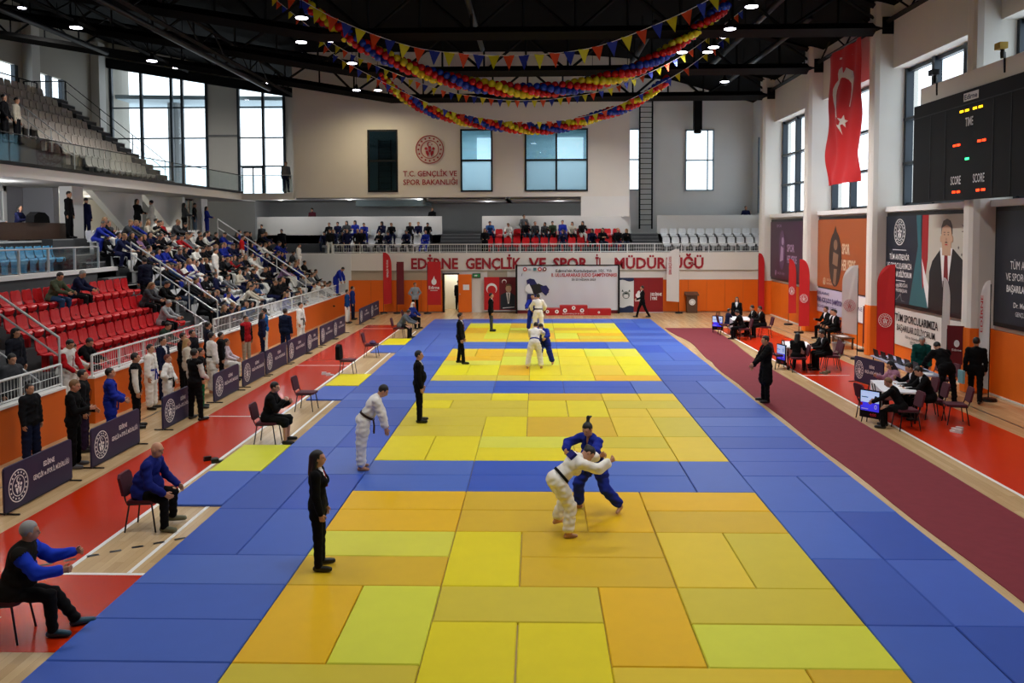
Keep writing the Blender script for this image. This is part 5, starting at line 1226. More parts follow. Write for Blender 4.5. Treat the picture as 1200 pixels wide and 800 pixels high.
def hand(J,k,l=0):
    s=J['s']; side=1 if k=='R' else -1; d=J['hd'+k]; w0=A((0,1,0)) if abs(d[1])<.75 else A((0,0,1)); w=nrm(w0-d*float(w0@d)); n=np.cross(d,w)
    if n[0]*side>0: n=-n
    c=R(J['curl'+k]); b=J['wr'+k]; o=[cap(b-d*.03*s,b+d*.02*s,.025*s,.024*s,l),cap(b+d*.035*s+w*.018*s,b+d*.08*s+w*.024*s,.019*s,.015*s,l),cap(b+d*.035*s-w*.014*s,b+d*.078*s-w*.022*s,.019*s,.014*s,l),cap(b+d*.05*s,b+d*.08*s,.02*s,.016*s,l)]
    for i,L in enumerate((.066,.074,.068,.054)):
        p=b+d*(.088-.004*abs(i-1))*s+w*(.031-.0205*i)*s; q=p+(d*math.cos(c)+n*math.sin(c))*L*.55*s; r_=q+(d*math.cos(2.1*c)+n*math.sin(2.1*c))*L*.5*s
        o+= [cap(p,q,.0092*s,.0086*s,l),cap(q,r_,.0086*s,.0072*s,l)]
    p=b+d*.025*s+w*.024*s; q=p+nrm(d*.7+w*.62+n*.3)*.045*s; o+= [cap(p,q,.013*s,.011*s,l),cap(q,q+nrm(d*.9+w*.2+n*.4)*.032*s,.0105*s,.009*s,l)]
    return o
def legs(J,r,l=0,upto=1.,ks='RL'):
    s=J['s'];o=[]
    for k in ks:
        e=J['kn'+k]+(J['an'+k]-J['kn'+k])*upto; o+= [cap(J['hp'+k],J['kn'+k],r[0]*s,r[1]*s,l),cap(J['kn'+k],e,r[1]*s*.98,r[2]*s,l)]
    return o
def arms(J,r,l=0,upto=1.,ks='RL'):
    s=J['s'];o=[]
    for k in ks:
        o.append(cap(J['sh'+k],J['el'+k],r[0]*s,r[1]*s,l))
        if upto>0: o.append(cap(J['el'+k],J['el'+k]+(J['wr'+k]-J['el'+k])*upto,r[1]*s,r[2]*s,l))
    return o
def foot(J,k,r=.034,l=0,L=.19):
    s=J['s']; a=J['an'+k]; f=J['ft'+k]; dn=A((0,0,-1)); b=a+dn*(.075-r)*s
    return [cap(a,a+dn*.03*s-f*.01*s,.036*s,.036*s,l),cap(b-f*.04*s,b+f*(L-.06)*s,r*s,r*.86*s,l),cap(a+f*.02*s-A((0,0,.02))*s,b+f*(L*.55)*s,.036*s,r*.8*s,l)]
def vneck(J,wid=.075,bot=-.1):
    c=J['chest'];u,r,f=J['up'],J['rt'],J['fw']
    def g(X,Y,Z):
        a=(X-c[0])*r[0]+(Y-c[1])*r[1]+(Z-c[2])*r[2]; b=(X-c[0])*u[0]+(Y-c[1])*u[1]+(Z-c[2])*u[2]; q=(X-c[0])*f[0]+(Y-c[1])*f[1]+(Z-c[2])*f[2]
        return np.minimum(wid*(b-bot)/.28-np.abs(a),q-.02)
    return g
def plane(p,n): 
    p,n=A(p),A(n); return lambda X,Y,Z:(X-p[0])*n[0]+(Y-p[1])*n[1]+(Z-p[2])*n[2]
def hairp(J,kind,l=0):
    s=J['s']; h=J['head']; f,u,r=J['hf'],J['hu'],J['hr']; fr=(r,f,u)
    o=[ell(h+u*.03*s-f*.018*s,(.085*s,.097*s,.098*s),fr,l)]
    if kind=='long': o+= [cap(h-f*.06*s+u*.02*s,J['neck']-J['fw']*.075*s-J['up']*.06*s,.075*s,.06*s,l),cap(h-f*.03*s+r*.06*s,J['neck']-J['fw']*.04*s+r*.07*s-J['up']*.04*s,.035*s,.04*s,l),cap(h-f*.03*s-r*.06*s,J['neck']-J['fw']*.04*s-r*.07*s-J['up']*.04*s,.035*s,.04*s,l)]
    if kind=='bun': o+= [ell(h-f*.1*s+u*.04*s,(.04*s,.04*s,.04*s),None,l)]
    if kind=='pony': o+= [cap(h-f*.07*s+u*.1*s,h-f*.12*s+u*.17*s,.03*s,.03*s,l),cap(h-f*.12*s+u*.16*s,h-f*.2*s+u*.13*s,.03*s,.015*s,l)]
    if kind=='hood': o+= [cap(h-f*.04*s,J['neck']-J['fw']*.03*s,.088*s,.1*s,l),cap(h-u*.09*s+f*.0*s,J['neck']+J['fw']*.04*s,.06*s,.09*s,l)]
    def g(X,Y,Z):
        a=(X-h[0])*f[0]+(Y-h[1])*f[1]+(Z-h[2])*f[2]; b=(X-h[0])*u[0]+(Y-h[1])*u[1]+(Z-h[2])*u[2]
        q=np.minimum(a-.03*s,.062*s-b); 
        return np.maximum(q,-9) if kind in('long','hood') else np.maximum(q,-b-.035*s-np.maximum(0,-a)*.6)
    return o,[g]
CURL=[0]
def person(label,x,y,head,P,top=('suit',BK),bot=('suit',BK),shoe=SHOE,hair='short',hm=HAIR,skin=SKIN,h=.02,z=0,belt=None,female=False,belly=0,tie=None,shirt='#e8e8ee',group=None,hands=True,cat='person'):
    J=skel(P); s=J['s']; root=thing('person',label,cat,(x,y,z),R(head-90),group)
    tk,tcol=top[:2]; slc=top[2] if len(top)>2 else None; bk_,bcol=bot; hh=h
    B=torso(J,-.006,female,belly*.8)+headp(J)+arms(J,(.045,.036,.026))+legs(J,(.075,.052,.036))
    if shoe is None: B+=foot(J,'R',.03)+foot(J,'L',.03)
    parts=[surf(B,hh*.8,.02)]
    if hands: parts+= [surf(hand(J,k),max(.0065,hh*.38),.006) for k in 'RL']
    else: parts+= [surf([cap(J['wr'+k],J['wr'+k]+J['hd'+k]*.12*s,.03*s,.024*s)],hh*.8,.02) for k in 'RL']
    link('body',to_mesh('body',parts,[skin]),root)
    fr=(J['rt'],J['fw'],J['up']); WR=0 if hh>.02 else {'gi':.0065,'suit':.0035,'casual':.006,'puffy':.006,'coat':.005,'tee':.005}[tk]
    # trousers
    r={'suit':(.094,.070,.058),'gi':(.115,.098,.092),'track':(.098,.075,.06),'short':(.10,.09,.09)}[bk_]; e=.012
    T=[ell(J['hip']+A((0,-.008,-.01)),((.163+e)*s,(.118+e)*s,(.12+e)*s))]+legs(J,r,0,{'suit':.97,'gi':.80,'track':.95,'short':.12}[bk_])
    cu=[plane(J['abd']-J['up']*.03,J['up'])]
    link('trousers',to_mesh('trousers',[surf(T,hh,.025,cu,WR)],[cloth(bcol)]),root)
    # jacket
    ar={'suit':(.068,.06,.05),'gi':(.08,.08,.076),'casual':(.073,.064,.052),'puffy':(.084,.074,.058),'coat':(.08,.07,.06),'tee':(.062,.056,.05)}[tk]; e={'suit':.02,'gi':.026,'casual':.028,'puffy':.038,'coat':.035,'tee':.012}[tk]
    up_=torso(J,e,female,belly)+arms(J,ar,1 if slc else 0,{'suit':.95,'gi':.72,'casual':.93,'puffy':.93,'coat':.95,'tee':0}[tk])
    for k in 'RL':
        t=(J['kn'+k]-J['hp'+k]); t=t/np.linalg.norm(t); L={'suit':.12,'gi':.18,'casual':.05,'puffy':.07,'coat':.34,'tee':.04}[tk]*s
        up_.append(cap(J['hp'+k],J['hp'+k]+t*L,(.10+e*.6)*s,((.105+e*.9) if tk in('gi','coat') else .102+e*.3)*s))
    up_.append(cap(J['neck']-J['up']*.03*s-J['fw']*.01,J['neck']+J['up']*.015*s-J['fw']*.015,(.062)*s,.06*s))
    cuts=[]
    if tk in('suit','gi','coat'): cuts.append(vneck(J,.07 if tk in('suit','coat') else .05,-.10 if tk in('suit','coat') else -.02))
    top_o=link('jacket',to_mesh('jacket',[surf(up_,hh,.025,cuts,WR)],[cloth(tcol)]+([cloth(slc)] if slc else [])),root)
    if tk in('suit','coat'):
        vg=vneck(J,.085,-.12); S=torso(J,.006,female,belly,0,False)+[cap(J['neck']-J['up']*.03*s,J['neck']+J['up']*.03*s,.06*s,.058*s)]
        link('shirt',to_mesh('shirt',[surf(S,hh,.02,[lambda X,Y,Z:-vg(X,Y,Z)])],[cloth(shirt)]),root)
        if tie:
            a=J['chest']+J['fw']*(.125+belly*.5)*s; link('tie',to_mesh('tie',[surf([cap(a+J['up']*.13*s-J['fw']*.035,a-J['up']*.07*s,.016*s,.024*s)],max(.009,hh*.6),.01)],[cloth(tie)]),root)
    if tk=='gi':
        mb=MB()
        for q in (-1,1):
            P0=[J['neck']-J['fw']*.05*s+J['rt']*q*.045*s+J['up']*.02*s,J['neck']+J['rt']*q*.066*s+J['fw']*.035*s-J['up']*.01*s,J['chest']+J['up']*.07*s+J['rt']*q*.05*s+J['fw']*.128*s,J['abd']+J['up']*.05*s-J['rt']*q*.015*s+J['fw']*.133*s,J['abd']-J['up']*.07*s-J['rt']*q*.05*s+J['fw']*.13*s]
            mb.tube([Vector(p) for p in P0],.017*s,6)
        mb.build('lapel',cloth(tcol),root,smooth=True)
    if tk in('casual','puffy') and hh<=.02:
        c0=J['neck']; mb=MB(); mb.tube([Vector(c0+J['rt']*.062*s*math.cos(t)+J['fw']*(.06*math.sin(t)-.005)*s+J['up']*(.012-.012*math.sin(t))*s) for t in [2*PI*i/12 for i in range(12)]],.02*s,6,closed=True)
        mb.tube([Vector(J['neck']+J['fw']*.06*s-J['up']*.03*s),Vector(J['chest']+J['fw']*(.13+e)*s),Vector(J['abd']-J['up']*.05*s+J['fw']*(.102+e+belly)*s)],.007*s,5); mb.build('collar',cloth(tcol if not slc else slc),root,smooth=True)
    if belt:
        c=J['abd']-J['up']*.06*s; rx,ry=(.168)*s,(.132+belly*.6)*s; mb=MB()
        ring=[Vector(c+J['rt']*rx*math.cos(t)+J['fw']*ry*math.sin(t)+J['up']*q*s) for q in (0,) for t in [2*PI*i/20 for i in range(20)]]
        vs=[];fs=[]
        for i,p in enumerate(ring):
            cc=Vector(c); o_=(p-cc); u_=Vector(J['up']); vs+= [p*1.0+u_*.022*s,p-u_*.022*s,cc+o_*1.09-u_*.022*s,cc+o_*1.09+u_*.022*s]
        for i in range(20):
            j=(i+1)%20
            for q in range(4): fs.append((4*i+q,4*i+(q+1)%4,4*j+(q+1)%4,4*j+q))
        mb.add(vs,fs); k0=Vector(c+J['fw']*ry*1.08)
        mb.tube([k0-Vector(J['rt'])*.02,k0+Vector(J['rt'])*.02],.03*s,6)
        for q in (-1,1): mb.tube([k0,k0+Vector(J['rt'])*q*.05*s+Vector(J['fw'])*.02-Vector((0,0,.12*s)),k0+Vector(J['rt'])*q*.07*s+Vector(J['fw'])*.01-Vector((0,0,.26*s))],.017*s,4)
        mb.build('belt',cloth(belt),root)
    if hair!='bald':
        o,g=hairp(J,hair); link('hair' if hair!='hood' else 'headscarf',to_mesh('hair',[surf(o,min(hh,.016),.02,g)],[hm]),root)
    if shoe is not None:
        for k in 'RL': link('shoe',to_mesh('shoe',[surf(foot(J,k,.042,0,.23),min(hh,.016),.02,[plane(J['an'+k]-A((0,0,.074*s)),(0,0,-1))])],[shoe]),root)
    if hh<=.016:
        hd=J['head']; eb=MB()
        for q in (-1,1): eb.lathe([(.001,-.006*s),(.009*s,-.003*s),(.011*s,0),(.009*s,.003*s),(.001,.006*s)],0,0,n=8); 
        b2=MB()
        for q in (-1,1):
            c=Vector(hd+J['hf']*.079*s+J['hu']*.012*s+J['hr']*q*.031*s); b2.tube([c-Vector(J['hr'])*.01*s,c+Vector(J['hr'])*.01*s],.006*s,6)
        b2.build('eyes',EYE,root)
        c=Vector(hd+J['hf']*.083*s-J['hu']*.045*s); MB().tube([c-Vector(J['hr'])*.018*s,c+Vector(J['hr'])*.018*s],.0055*s,6).build('mouth',LIP,root)
    return root,J

STAND=dict(arm=(3,8,9,3),leg=(2,4,0,2))
SIT=dict(at='hip',leg=(84,8,-2,3),lean=8,armR=(28,8,70,-12),armL=(28,8,70,-12))
def up(d,**k): e=dict(d); e.update(k); return e
# referees and the foreground woman
MH=.042
person('woman official in a black suit with long hair and red scarf, nearest on the mats',-3.2,-3.45,5,up(STAND,H=1.64,arm=(2,7,14,0),curl=35),hair='long',female=True,tie='#9c1020',h=.0125,z=MH,skin=SKIN)
person('stocky referee in black suit standing at the edge of the second contest area',-3.05,5.4,4,up(STAND,H=1.74,arm=(2,8,14,0)),belly=.02,h=.015,z=MH)
person('bearded referee in black suit with feet apart on the third contest area',-2.85,14.3,-8,up(STAND,H=1.78,arm=(5,8,12,0),legR=(14,6,6,4),legL=(-6,6,-10,3)),h=.016,z=MH,tie='#7a4038')
person('referee in black jacket and grey trousers on the farthest contest area',-2.3,23.65,0,up(STAND,H=1.76),bot=('suit','#3c3c40'),h=.02,z=MH,hair='short')
# bowing judoka
person('judoka in white bowing forward at the corner of the nearest contest area',-3.62,1.35,12,up(STAND,H=1.76,lean=32,hl=38,arm=(22,5,14,0),leg=(-7,3,-1,2),curl=15),top=('gi',GW),bot=('gi',GW),belt='#3a2a26',shoe=None,h=.0125,z=MH)
# main fight: white leaning in, blue behind with one leg stepping back
wf,WJ=person('judoka in white with black belt and blue back patch, nearest fight',.1,-2.08,22,up(STAND,H=1.66,lean=50,side=6,hl=66,hy=-12,armR=(72,18,110,-12),armL=(70,22,105,-25),legR=(26,7,-8,4),legL=(40,14,-22,8),toe=14,curl=60),top=('gi','#ece8e0'),bot=('gi','#ece8e0'),belt='#101014',shoe=None,hair='bun',h=.0125,z=MH,female=True)
pc_=Vector(WJ['chest']+WJ['up']*.09-WJ['fw']*.135); pu,pr_,pf=Vector(WJ['up']),Vector(WJ['rt']),Vector(WJ['fw'])
MB().add([pc_+pr_*a+pu*b-pf*d for d in (-.03,.012) for a,b in ((-.09,-.06),(.09,-.06),(.09,.06),(-.09,.06))],[(0,1,2,3),(7,6,5,4),(0,4,5,1),(1,5,6,2),(2,6,7,3),(3,7,4,0)]).build('back_patch',cloth('#20206c'),wf)
person('judoka in blue with a topknot, grappling with the woman in white',.74,-1.0,222,up(STAND,H=1.64,lean=20,side=-6,hl=26,hy=10,armR=(70,26,70,-35),armL=(66,30,80,-35),legR=(30,14,-12,10),legL=(2,22,-38,20),toe=15,fpL=20,curl=60),top=('gi',GB),bot=('gi',GB),belt='#18204a',shoe=None,hair='pony',h=.0125,z=MH,female=True)
# third-area pair and far pair
person('judoka in white with blue belt, back to us, bent over on the third area',-.35,13.25,82,up(STAND,H=1.64,lean=34,hl=30,armR=(60,22,50,-10),armL=(65,10,50,0),legR=(8,12,-8,8),legL=(-2,12,-10,8)),top=('gi',GW),bot=('gi',GW),belt=GB,shoe=None,h=.018,z=MH)
person('judoka in blue bent forward, gripping the white judoka on the third contest area',.05,14.1,255,up(STAND,H=1.66,lean=40,hl=45,armR=(65,12,60,0),armL=(60,20,70,-10),legR=(-4,8,-18,6),legL=(22,18,-6,16)),top=('gi',GB),bot=('gi',GB),belt=NV,shoe=None,h=.018,z=MH)
person('judoka in white with a black belt, back to the camera on the farthest contest area',-.2,23.1,92,up(STAND,H=1.76,lean=6,arm=(25,28,45,-8),leg=(3,7,-3,4)),top=('gi',GW),bot=('gi',GW),belt=BK,shoe=None,h=.022,z=MH)
person('judoka in blue half hidden behind the white judoka on the farthest contest area',-.45,23.95,270,up(STAND,H=1.72,lean=14,armR=(45,20,60,0),armL=(45,20,60,0),leg=(4,9,-4,6)),top=('gi',GB),bot=('gi',GB),belt=NV,shoe=None,h=.022,z=MH)
# coaches
person('grey-haired coach in royal blue hoodie and black vest, seated at the left edge',-6.2,-5.4,14,up(SIT,H=1.74,lean=18,hl=8,hy=20,armR=(42,10,94,0),armL=(52,10,98,-4),legR=(82,3,4,0),legL=(72,6,34,2),curl=55),top=('puffy','#181512','#1c3cc0'),bot=('track','#0e0e10'),shoe=SHOEN,hm=HAIRG,h=.0125,belly=.05)
person('bald coach in dark blue polo jacket with hands on his knees, seated',-6.38,-1.8,0,up(SIT,H=1.78,sw=.2,lean=23,hl=12,hy=-12,armR=(14,18,56,-12),armL=(16,20,54,-10),legR=(80,10,2,4),legL=(84,12,-4,4),curl=25),top=('casual','#16206c'),bot=('suit','#08080a'),shoe=mat('olive shoe','#6a6a50',.6),hair='bald',h=.0125,belly=.11)
person('coach in black jacket and knee shorts with hand at his mouth, seated by the mats',-6.1,3.55,2,up(SIT,H=1.76,lean=14,hl=12,armR=(30,10,142,-22),armL=(34,10,118,-30),legR=(84,10,2,4),legL=(84,8,-4,4),curl=50),top=('casual','#08080a'),bot=('short','#101210'),shoe=SHOE,h=.014)
person('far coach in grey jumper, bent forward on a chair left of the mats',-6.05,21.45,-5,up(SIT,H=1.75,lean=32,hl=36,armR=(45,10,75,-15),armL=(45,10,75,-15)),top=('casual','#5a6066'),bot=('track','#101012'),h=.024,hands=False)
person('coach in blue jacket and white headscarf seated behind the far coach in grey',-6.15,25.1,-25,up(SIT,H=1.65,lean=15),top=('casual','#1c2a70'),bot=('track','#101012'),hair='hood',hm=mat('white headscarf','#d8d4c8',.8),h=.024,hands=False,female=True)
person('man in grey shirt and black trousers with hands on hips by the orange back padding',-6.9,32.0,-55,up(STAND,H=1.76,armR=(-5,35,10,-50),armL=(-5,35,10,-50)),top=('casual','#8c959c'),h=.024)
person('man in black walking along the far edge of the mats past the white roll-up banner',5.25,30.0,182,up(STAND,H=1.74,legR=(24,2,14,2),legL=(-20,2,-30,2),armR=(-12,6,2,0),armL=(16,6,70,-10)),h=.022)
person('man in black seen through the open orange door',-4.72,34.2,-60,STAND,h=.028,hands=False)
person('man in a long black coat pointing at the mats from the maroon carpet',5.75,7.95,185,up(STAND,H=1.80,armR=(24,12,30,4),armL=(46,10,52,6),leg=(2,5,0,3),hl=8),top=('coat','#08080a'),h=.0145,z=.02,shirt='#5c1420')
person('man in black suit with a light bag walking away along the right wall',11.2,7.95,58,up(STAND,H=1.80,legR=(-16,3,-24,2),legL=(20,3,10,2),armR=(8,8,14,0),armL=(-10,10,0,2)),h=.0145)
bgx=thing('carrier_bag','pale turquoise carrier bag held by the man walking along the right wall','bag',(10.92,8.12,.5)); MB().box(-.03,.03,-.13,.13,0,.34).build('bag',mat('turquoise bag','#7ab8c4',.5),bgx)
# judges
person('young official in black kneeling forward on a chair by the nearest score screen',8.05,4.95,150,up(SIT,H=1.62,lean=28,hl=26,armR=(50,8,60,-10),armL=(50,8,60,-10)),hair='short',hm=HAIRB,h=.0145)
person('suited judge with black tie writing at the near end of the judges table',9.15,5.95,172,up(SIT,H=1.76,lean=22,hl=34,armR=(40,8,85,-15),armL=(40,8,85,-15)),h=.0145,tie='#101014')
person('suited judge leaning on his hand at the judges table',9.2,6.6,176,up(SIT,H=1.74,lean=24,hl=28,armR=(45,10,120,-30),armL=(40,8,85,-15)),h=.0145)
person('woman in pink jumper and dark headscarf at the far end of the judges table',9.0,7.4,182,up(SIT,H=1.62,lean=20,hl=25,armR=(45,8,110,-20),armL=(40,8,85,-10)),top=('casual','#a8788e'),hair='hood',hm=mat('dark headscarf','#17141a',.8),h=.0155,female=True)
person('big man in black bending over the laptop table, back to the camera',10.35,7.65,95,up(STAND,H=1.82,lean=42,hl=45,armR=(45,12,40,0),armL=(50,8,45,0),leg=(-8,8,0,4)),top=('puffy','#08080a'),h=.0155,belly=.03)
person('grey-haired person in green behind the bending man at the laptops',10.45,9.45,250,up(STAND,H=1.68,lean=22,hl=26),top=('casual','#14504a'),hm=HAIRG,h=.018)
person('dark-haired judge in black at the far side of the second judges table',9.35,14.0,186,up(SIT,H=1.66,lean=16,hl=22,armR=(35,8,85,-10),armL=(35,8,85,-10)),h=.018)
person('judge with pale collar in black at the near side of the second judges table',9.2,13.35,180,up(SIT,H=1.74,lean=18,hl=25,armR=(35,8,85,-10),armL=(35,8,85,-10)),h=.018,hair='bun')
person('long-haired woman official in black sitting before the second judges table',8.05,12.95,60,up(SIT,H=1.64,lean=12,hl=15,armR=(35,8,85,-10),armL=(35,8,85,-10)),h=.018,hair='long',female=True)
person('suited judge at the farthest judges table, right of it',9.3,21.75,178,up(SIT,H=1.76,lean=12,hl=15,armR=(35,8,85,-10),armL=(35,8,85,-10)),h=.02,hands=False)
person('second suited judge close behind at the farthest table',9.2,22.6,184,up(SIT,H=1.72,lean=14,hl=18),h=.022,hands=False)
person('long-haired woman in black standing behind the farthest judges table',8.6,23.6,250,up(STAND,H=1.60),hair='long',female=True,h=.022,hands=False)
person('official in black with pale ribbon on the near side of the farthest table',8.25,21.0,150,up(SIT,H=1.66,lean=20,hl=28),h=.022,hands=False,tie='#cfcfc0')
person('child official in dark blue left of the farthest judges table',8.0,22.75,10,up(SIT,H=1.5,lean=8),top=('casual',NV),h=.022,hands=False)
person('man in black suit holding a phone, seated first by the right wall',11.8,21.25,195,up(SIT,H=1.78,lean=6,armR=(30,8,100,-10)),h=.018)
person('man in black suit with white ribbon, seated next to the pale feather flag',11.75,20.0,190,up(SIT,H=1.76,lean=8),h=.018,tie='#d8d8d8')
person('dark-haired man in black between the two suited men by the right wall',11.8,20.65,190,up(SIT,H=1.7,lean=0),h=.022)
for (x,y,hd,lb) in ((11.2,21.5,0,''),):
    pass
# --- left side floor
def std(label,x,y,hd,top,bot,H=1.7,h=.018,**k): 
    Pz=k.pop('P',{}); return person(label,x,y,hd,up(STAND,H=H,**Pz),top=top,bot=bot,h=h,**k)
std('girl in dark jacket and navy trousers against the orange wall, far left',-10.35,1.95,-15,('puffy','#15161a'),('gi',NV),1.6,.0155,shoe=SHOE,hair='bun')
std('boy in black looking at his phone behind the nearest barrier boards',-9.25,1.55,10,('casual',BK),('track',BK),1.76,.0155,hm=HAIRB,P=dict(armR=(20,8,100,-25),armL=(25,8,80,-20),hl=14),shoe=mat('grey sneaker','#55555c',.6))
std('man in black leather jacket and cap behind the boy with the phone',-9.7,2.75,20,('puffy','#121214'),('track','#2a1a34'),1.76,.018)
std('judoka in blue suit standing behind the second barrier board',-9.4,3.3,25,('gi',GB),('gi',GB),1.70,.0155,shoe=None,belt=GB,P=dict(armR=(18,10,60,-20),armL=(18,8,60,-20)))
std('boy in black and white varsity jacket beside the second barrier board',-9.6,4.9,20,('casual',BK,'#e0ddd2'),('track',BK),1.80,.0155)
vz=None
std('judoka in white with blue belt behind the varsity jacket boy',-10.2,7.0,0,('gi',GW),('gi',GW),1.72,.018,belt=GB,shoe=SHOE)
std('red-haired child judoka in white with hand on hip behind the third board',-9.45,6.3,10,('gi',GW),('gi',GW),1.55,.0155,belt=BK,shoe=None,hm=mat('auburn hair','#6a2c1c',.6),P=dict(armR=(-8,38,20,-60),armL=(10,20,40,-30)))
std('man in black vest with pale sleeves, back turned, between two barrier boards',-8.55,5.75,60,('casual',BK,'#c8c6c0'),('track',BK),1.78,.0155,P=dict(armR=(10,10,60,-20),leg=(2,8,0,4)))
std('person in dark jacket and green trousers beside the man in the black vest',-8.95,7.15,20,('casual',BK),('track','#0c5a30'),1.6,.018)
std('man in dark suit beside the orange wall behind the child judoka',-10.4,8.2,-10,('suit',NV),('suit',NV),1.76,.018)
std('woman with long fair hair in a cream cardigan in the group by the wall',-9.9,8.6,20,('casual','#cfc6b4'),('track',BK),1.66,.018,hair='long',hm=mat('fair hair','#b08c58',.6),female=True)
std('spectator in black clapping in the middle of the wall group',-10.3,9.3,0,('puffy',BK),('track',BK),1.74,.02,P=dict(arm=(25,8,90,-25)))
std('spectator in black cap in the rear of the wall group',-10.4,10.2,-10,('puffy','#14141c'),('track',BK),1.72,.02)
std('man in navy suit standing at the stand entry, back turned',-10.5,11.7,40,('suit','#141828'),('suit','#141828'),1.8,.02)
std('judoka in white with black belt, back turned, behind the fourth board',-9.4,9.1,40,('gi',GW),('gi',GW),1.78,.018,belt=BK,shoe=None)
std('youth in black coat seated low next to the white judoka',-9.7,10.6,20,('puffy',BK),('track',BK),1.6,.02)
person('woman in white judo suit and dark vest sitting by the orange wall',-9.9,11.3,5,up(SIT,H=1.68,lean=10),top=('casual','#c8b8c0'),bot=('gi',GW),shoe=SHOE,h=.02,hair='bun',female=True)
std('boy in red and black padded vest by the orange wall',-10.3,14.6,-20,('puffy','#a0121c','#101014'),('track','#a89c8c'),1.7,.018)
std('woman in navy coat with dark hair embracing a judoka by the wall',-10.1,15.75,20,('puffy','#161a3a'),('track',NV),1.68,.018,hair='long',female=True)
std('judoka in blue jacket and white trousers leaning on the orange wall',-10.4,16.9,190,('casual','#1c5a9c'),('gi',GW),1.74,.018)
std('man in dark blue jacket walking past the sixth barrier board, back turned',-9.4,16.2,70,('casual','#14203c'),('track','#1a2448'),1.80,.018)
std('judoka in white with black belt alone before the long orange wall',-9.75,19.5,-10,('gi',GW),('gi',GW),1.74,.018,belt=BK,shoe=None)
std('person in blue jacket and white judo trousers at the far left corner',-9.6,27.4,0,('casual','#16407c'),('gi',GW),1.70,.024,hands=False)
std('man in blue hooded top at the far left corner, behind the other one in blue',-9.7,29.1,0,('casual','#1a2c6c'),('track',NV),1.76,.024,hands=False)
std('judoka in blue leaning down from the top of the far orange wall',-10.9,30.6,-10,('gi',GB),('gi',GB),1.7,.024,z=1.13,shoe=SHOE,P=dict(lean=35,hl=50,arm=(20,10,10,0)))
std('athlete in red and white tracksuit standing at the railing by the first entry',-11.3,5.1,-10,('casual','#d8d4d0','#b0141c'),('gi',GW),1.76,.018,z=.35,P=dict(hl=30,arm=(20,10,50,-20)))
# stand, lower left
for (lb,x,y,z,hd,top,hm_,kind,st_) in (
 ('woman in black and white jacket at the railing, far lower left',-11.3,1.9,.35,-10,('casual','#16161a','#d8d4cc'),HAIR,'bun',1),
 ('boy in grey hooded jacket leaning on the near left railing',-11.3,2.9,.35,-20,('puffy','#3c3e42'),HAIR,'short',1),
 ('youth in open dark jacket looking at a phone on the lower steps',-12.0,4.2,.75,-10,('casual','#1a1c26'),HAIR,'long',1),
 ('spectator in white hooded top seated low beside the nearest aisle',-11.9,5.9,.6,0,('casual','#d8d8d4'),HAIR,'short',0),
 ('spectator in black with back turned, lowest red seat by the entry',-12.0,6.9,.6,0,('puffy',BK),HAIR,'short',0),
 ('man in olive jacket and jeans seated in the top red row',-13.85,8.95,2.19,-5,('casual','#4c5440'),HAIR,'short',0),
 ('man in navy tracksuit with white stripes seated in the top red row',-13.85,10.1,2.19,5,('casual','#141a38'),HAIRG,'short',0),
 ('woman in dark grey jacket seated at the aisle end of the third red row',-13.1,13.0,1.66,0,('casual','#3c3c40'),HAIRB,'long',0),
 ('man in black seated by the aisle next to the woman in dark grey',-12.9,13.7,1.66,0,('casual',BK),HAIR,'short',0),
 ('old man in light grey jacket and white shoes seated in the second red row',-12.3,12.4,1.13,0,('casual','#9a9c9e'),HAIRG,'short',0),
 ('man in dark green jacket clapping in the lowest red row',-11.6,10.7,.6,0,('casual','#28382c'),HAIR,'short',0),
 ('man in dark blue coat standing on the second aisle steps, back turned',-13.6,14.2,2.0,150,('puffy','#12162a'),HAIR,'short',1),
 ('boy in red shirt and white judo trousers standing in the far white block',-14.2,25.7,2.7,10,('tee','#c81c1c'),HAIR,'short',1),
 ('judoka in white standing among the seats in the middle of the crowd',-13.4,20.1,2.2,10,('gi',GW),HAIR,'short',1),
 ('judoka in white standing high at the far end below the back gallery',-13.2,31.8,2.2,0,('gi',GW),HAIR,'short',1)):
    gi=top[0]=='gi' or 'judo trousers' in lb or 'white hooded' in lb
    P=up(STAND,H=1.72,hl=15) if st_ else up(SIT,H=1.72,lean=22,hl=28,armR=(40,8,75,-15),armL=(40,8,75,-15))
    person(lb,x,y,hd,P,top=top,bot=('gi',GW) if gi else ('track','#2a4468' if 'jeans' in lb else '#141418'),hair=kind,hm=hm_,h=.02,z=z,shoe=SHOEW if 'white shoes' in lb else SHOE)

